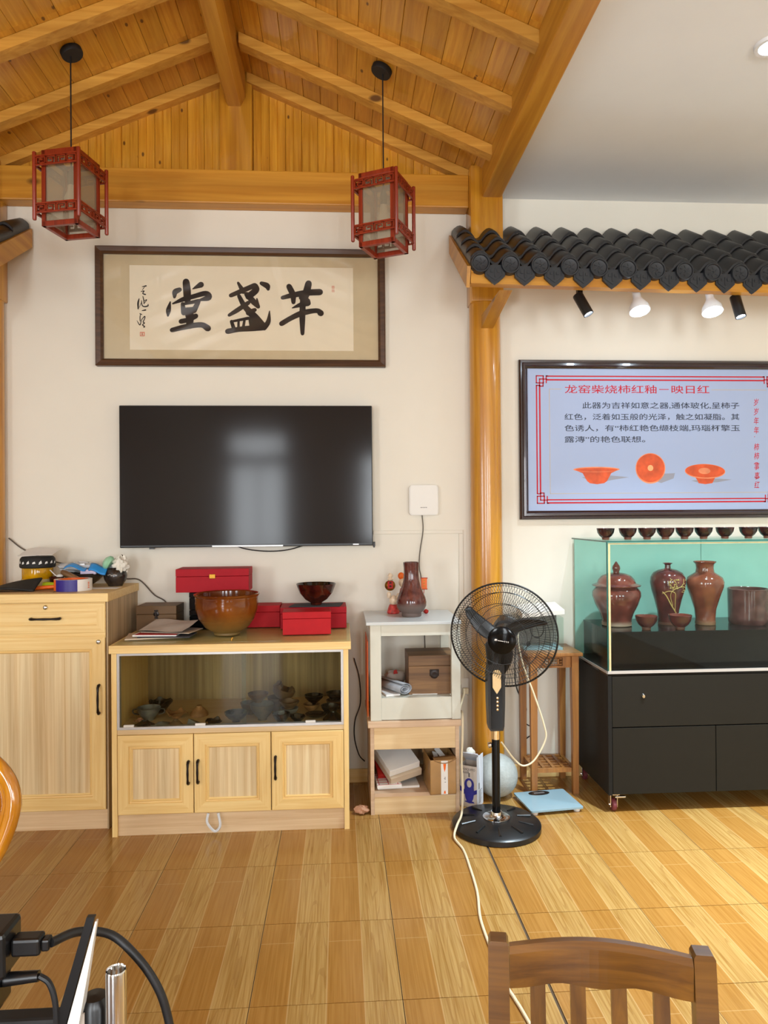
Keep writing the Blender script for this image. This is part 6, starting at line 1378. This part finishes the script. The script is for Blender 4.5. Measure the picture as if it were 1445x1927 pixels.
for i in range(n + 1):
    t_ = i / n; x = -XW + 2 * XW * t_; bow = 0.016 * math.sin(PI * t_); crown = 0.008 * math.sin(PI * t_)
    low = -0.005 * math.sin(PI * t_) * math.cos(4 * PI * t_) + 0.004 * math.sin(PI * t_)
    zt, zb_ = CTZ - 0.008 + crown, CTZ - 0.073 + low
    yc = 0.032 + bow
    for (y, z) in ((yc - 0.011, zb_), (yc + 0.011, zb_), (yc + 0.012, zt - 0.010), (yc + 0.006, zt), (yc - 0.006, zt), (yc - 0.012, zt - 0.010)): vs.append((x, y, z))
b.add(vs, [(i * 6 + k, i * 6 + (k + 1) % 6, (i + 1) * 6 + (k + 1) % 6, (i + 1) * 6 + k) for i in range(n) for k in range(6)] + [tuple(range(6)), tuple(n * 6 + k for k in range(6))])
b.build('crest_rail', 'chairwood', ch_)
M['chairwood_z'] = wood('worn brown varnish upright', (84, 50, 10), (128, 84, 24), 'Z', 40, 0.04, 0.28, rnd=0.08, coat=0.4, broad=8)
for k in range(4):
    x = -0.097 + 0.0645 * k; bow = 0.016 * math.sin(PI * (x + XW) / (2 * XW))
    b = MB(); b.quadbox([(x - 0.012, -0.004, 0.385), (x + 0.012, -0.004, 0.385), (x + 0.012, 0.008, 0.385), (x - 0.012, 0.008, 0.385)], [(x - 0.012, 0.025 + bow, CTZ - 0.066), (x + 0.012, 0.025 + bow, CTZ - 0.066), (x + 0.012, 0.037 + bow, CTZ - 0.066), (x - 0.012, 0.037 + bow, CTZ - 0.066)]); b.build('slat', 'chairwood_z', ch_)
MB().box(-CW + 0.034, CW - 0.034, -0.008, 0.010, 0.37, 0.392).build('lower_rail', 'chairwood', ch_)
MB().box(-CW, CW, -0.33, -0.0145, 0.34, 0.362, 0.006).build('seat', 'chairwood', ch_)
for sx in (-1, 1): MB().box(sx * (CW - 0.03) - 0.015, sx * (CW - 0.03) + 0.015, -0.32, -0.29, 0, 0.3395, 0.003).build('front_leg', 'chairwood_z', ch_)
# honey lacquered round-back chair at the left edge
hc = thing('round_back_chair', 'honey lacquered round back wooden chair at the left edge', 'chair', (-1.091, 1.90, 0), R(4))
def hoop(s, k=64):
    P_ = []
    for i in range(k):
        a = 2 * PI * i / k; zc = math.sin(a)
        P_.append((0.240 * s * math.cos(a) * (1 + 0.12 * min(0, zc)), 0.03 * zc, 0.655 + (0.168 if zc > 0 else 0.26) * s * zc))
    return P_
MB().tube(hoop(1.0), 0.020, 12, True).build('back_hoop', 'honeywood', hc, smooth=True)
MB().tube(hoop(0.84), 0.009, 10, True).build('inner_hoop', 'honeywood', hc, smooth=True)
b = MB(); P_ = hoop(0.95); b.add(P_, [tuple(range(len(P_)))]); o = b.build('back_panel', 'honeywood', hc); o.modifiers.new('t', 'SOLIDIFY').thickness = 0.010
MB().lathe([(0, 0.405), (0.19, 0.405), (0.205, 0.415), (0.205, 0.432), (0.195, 0.440), (0, 0.440)], 36, (0, -0.19, 0)).build('seat', 'honeywood', hc, smooth=True)
for sx in (-1, 1):
    MB().tube([(sx * 0.15, -0.30, 0.404), (sx * 0.17, -0.34, 0.0)], [0.018, 0.013], 12).build('leg', 'honeywood', hc, smooth=True)
    MB().tube([(sx * 0.14, -0.02, 0.44), (sx * 0.15, -0.03, 0.404), (sx * 0.17, 0.03, 0.0)], [0.018, 0.018, 0.013], 12).build('leg', 'honeywood', hc, smooth=True)
# table by the camera, carrying the devices at the lower left
tb_ = thing('work_table', 'dark work table just below the lower left edge carrying the devices', 'table', (-0.80, 0.40, 0))
MB().box(-0.60, 0.62, -0.42, 0.42, 0.73, 0.76, 0.004).build('tabletop', 'walnut', tb_)
for sx in (-0.56, 0.58):
    for sy in (-0.38, 0.38): MB().box(sx - 0.025, sx + 0.025, sy - 0.025, sy + 0.025, 0, 0.7295).build('leg', 'walnut', tb_)
ZD = 0.7605
dv = thing('adapter_box', 'black adapter box with two plugs on a holder at the lower left', 'adapter', (-0.365, 0.75, ZD))
b = MB(); b.box(-0.044, 0.031, -0.022, 0.022, 0.182, 0.229, 0.005, Matrix.Rotation(R(0), 4, 'Y')); b.build('body', 'black', dv)
MB().box(-0.045, 0.022, -0.018, 0.018, 0.146, 0.181, 0.004).build('lower_body', 'blackgloss', dv)
MB().tube([(-0.02, 0, 0.0), (-0.02, 0, 0.146)], 0.008, 12).build('holder_pole', 'black', dv); MB().box(-0.06, 0.02, -0.04, 0.04, 0, 0.006, 0.002).build('holder_foot', 'black', dv)
for k in range(3): MB().box(0.004 + 0.005 * k, 0.0062 + 0.005 * k, -0.0226, -0.0218, 0.188 + 0.003 * k, 0.220).build('print', 'texgrey', dv)
MB().box(0.0315, 0.060, -0.009, 0.009, 0.198, 0.216, 0.003).build('plug', 'black', dv); MB().box(0.060, 0.068, -0.006, 0.006, 0.201, 0.213, 0.002).build('plug_neck', 'black', dv)
MB().tube([(0.0225, 0, 0.172), (0.056, 0, 0.174)], [0.007, 0.0055], 10).build('small_plug', 'black', dv, smooth=True)
MB().tube(smoothpath([(0.068, 0, 0.207), (0.084, 0.03, 0.200), (0.112, 0.05, 0.184), (0.140, 0.05, 0.158), (0.160, 0.05, 0.128), (0.171, 0.05, 0.098), (0.176, 0.05, 0.06), (0.16, 0.06, 0.02), (0.10, 0.08, 0.005)], 6), 0.0046, 10).build('thick_cable', 'cable_k', dv, smooth=True)
MB().tube(smoothpath([(0.056, 0, 0.174), (0.066, 0, 0.166), (0.072, 0, 0.145), (0.073, 0, 0.11), (0.073, 0, 0.05), (0.06, 0.02, 0.004)], 6), 0.003, 8).build('thin_cable', 'cable_k', dv, smooth=True)
pn = thing('tablet_panel', 'thin upright black panel with a white side edge at the lower left', 'panel', (-0.280, 0.75, ZD))
b = MB(); b.quadbox([(-0.050, 0, 0), (-0.036, 0, 0), (-0.036, 0.03, 0), (-0.050, 0.03, 0)], [(0.0185, 0, 0.231), (0.0265, 0, 0.231), (0.0265, 0.006, 0.231), (0.0185, 0.006, 0.231)]); b.build('body', 'black', pn)
b = MB(); b.quadbox([(-0.0355, 0.001, 0), (-0.012, 0.001, 0), (-0.012, 0.03, 0), (-0.0355, 0.03, 0)], [(0.0268, 0.001, 0.226), (0.0285, 0.001, 0.226), (0.0285, 0.006, 0.226), (0.0268, 0.006, 0.226)]); lab(b.build('white_edge', 'white', pn), 'white edge')
tag(MB().box(-0.34 + 0.30, 0.062, -0.01, 0.012, 0.0, 0.112, 0.004).build('black_bar', 'blackmat', None, (-0.372 + 0.025, 0.785, ZD)), 'black block behind the thin cable at the bottom left', 'block')
ct = thing('chrome_tube', 'upright chrome steel tube, open at the top, at the bottom left', 'tube', (-0.234, 0.755, ZD))
MB().lathe([(0.0105, 0), (0.0105, 0.172), (0.0098, 0.174), (0.0088, 0.172), (0.0088, 0.02)], 28).build('pipe', 'chrome', ct, smooth=True); MB().lathe([(0, 0), (0.02, 0), (0.02, 0.006), (0.0106, 0.008)], 24).build('foot', 'chrome', ct, smooth=True)
cp_ = thing('black_clamp', 'black clamp with a grey stripe left of the chrome tube', 'clamp', (-0.262, 0.775, ZD))
MB().lathe([(0, 0), (0.016, 0), (0.016, 0.128), (0.012, 0.135), (0, 0.136)], 18).build('body', 'black', cp_, smooth=True); MB().box(-0.012, -0.005, -0.0175, -0.0155, 0.0, 0.128).build('stripe', 'greypaper', cp_)
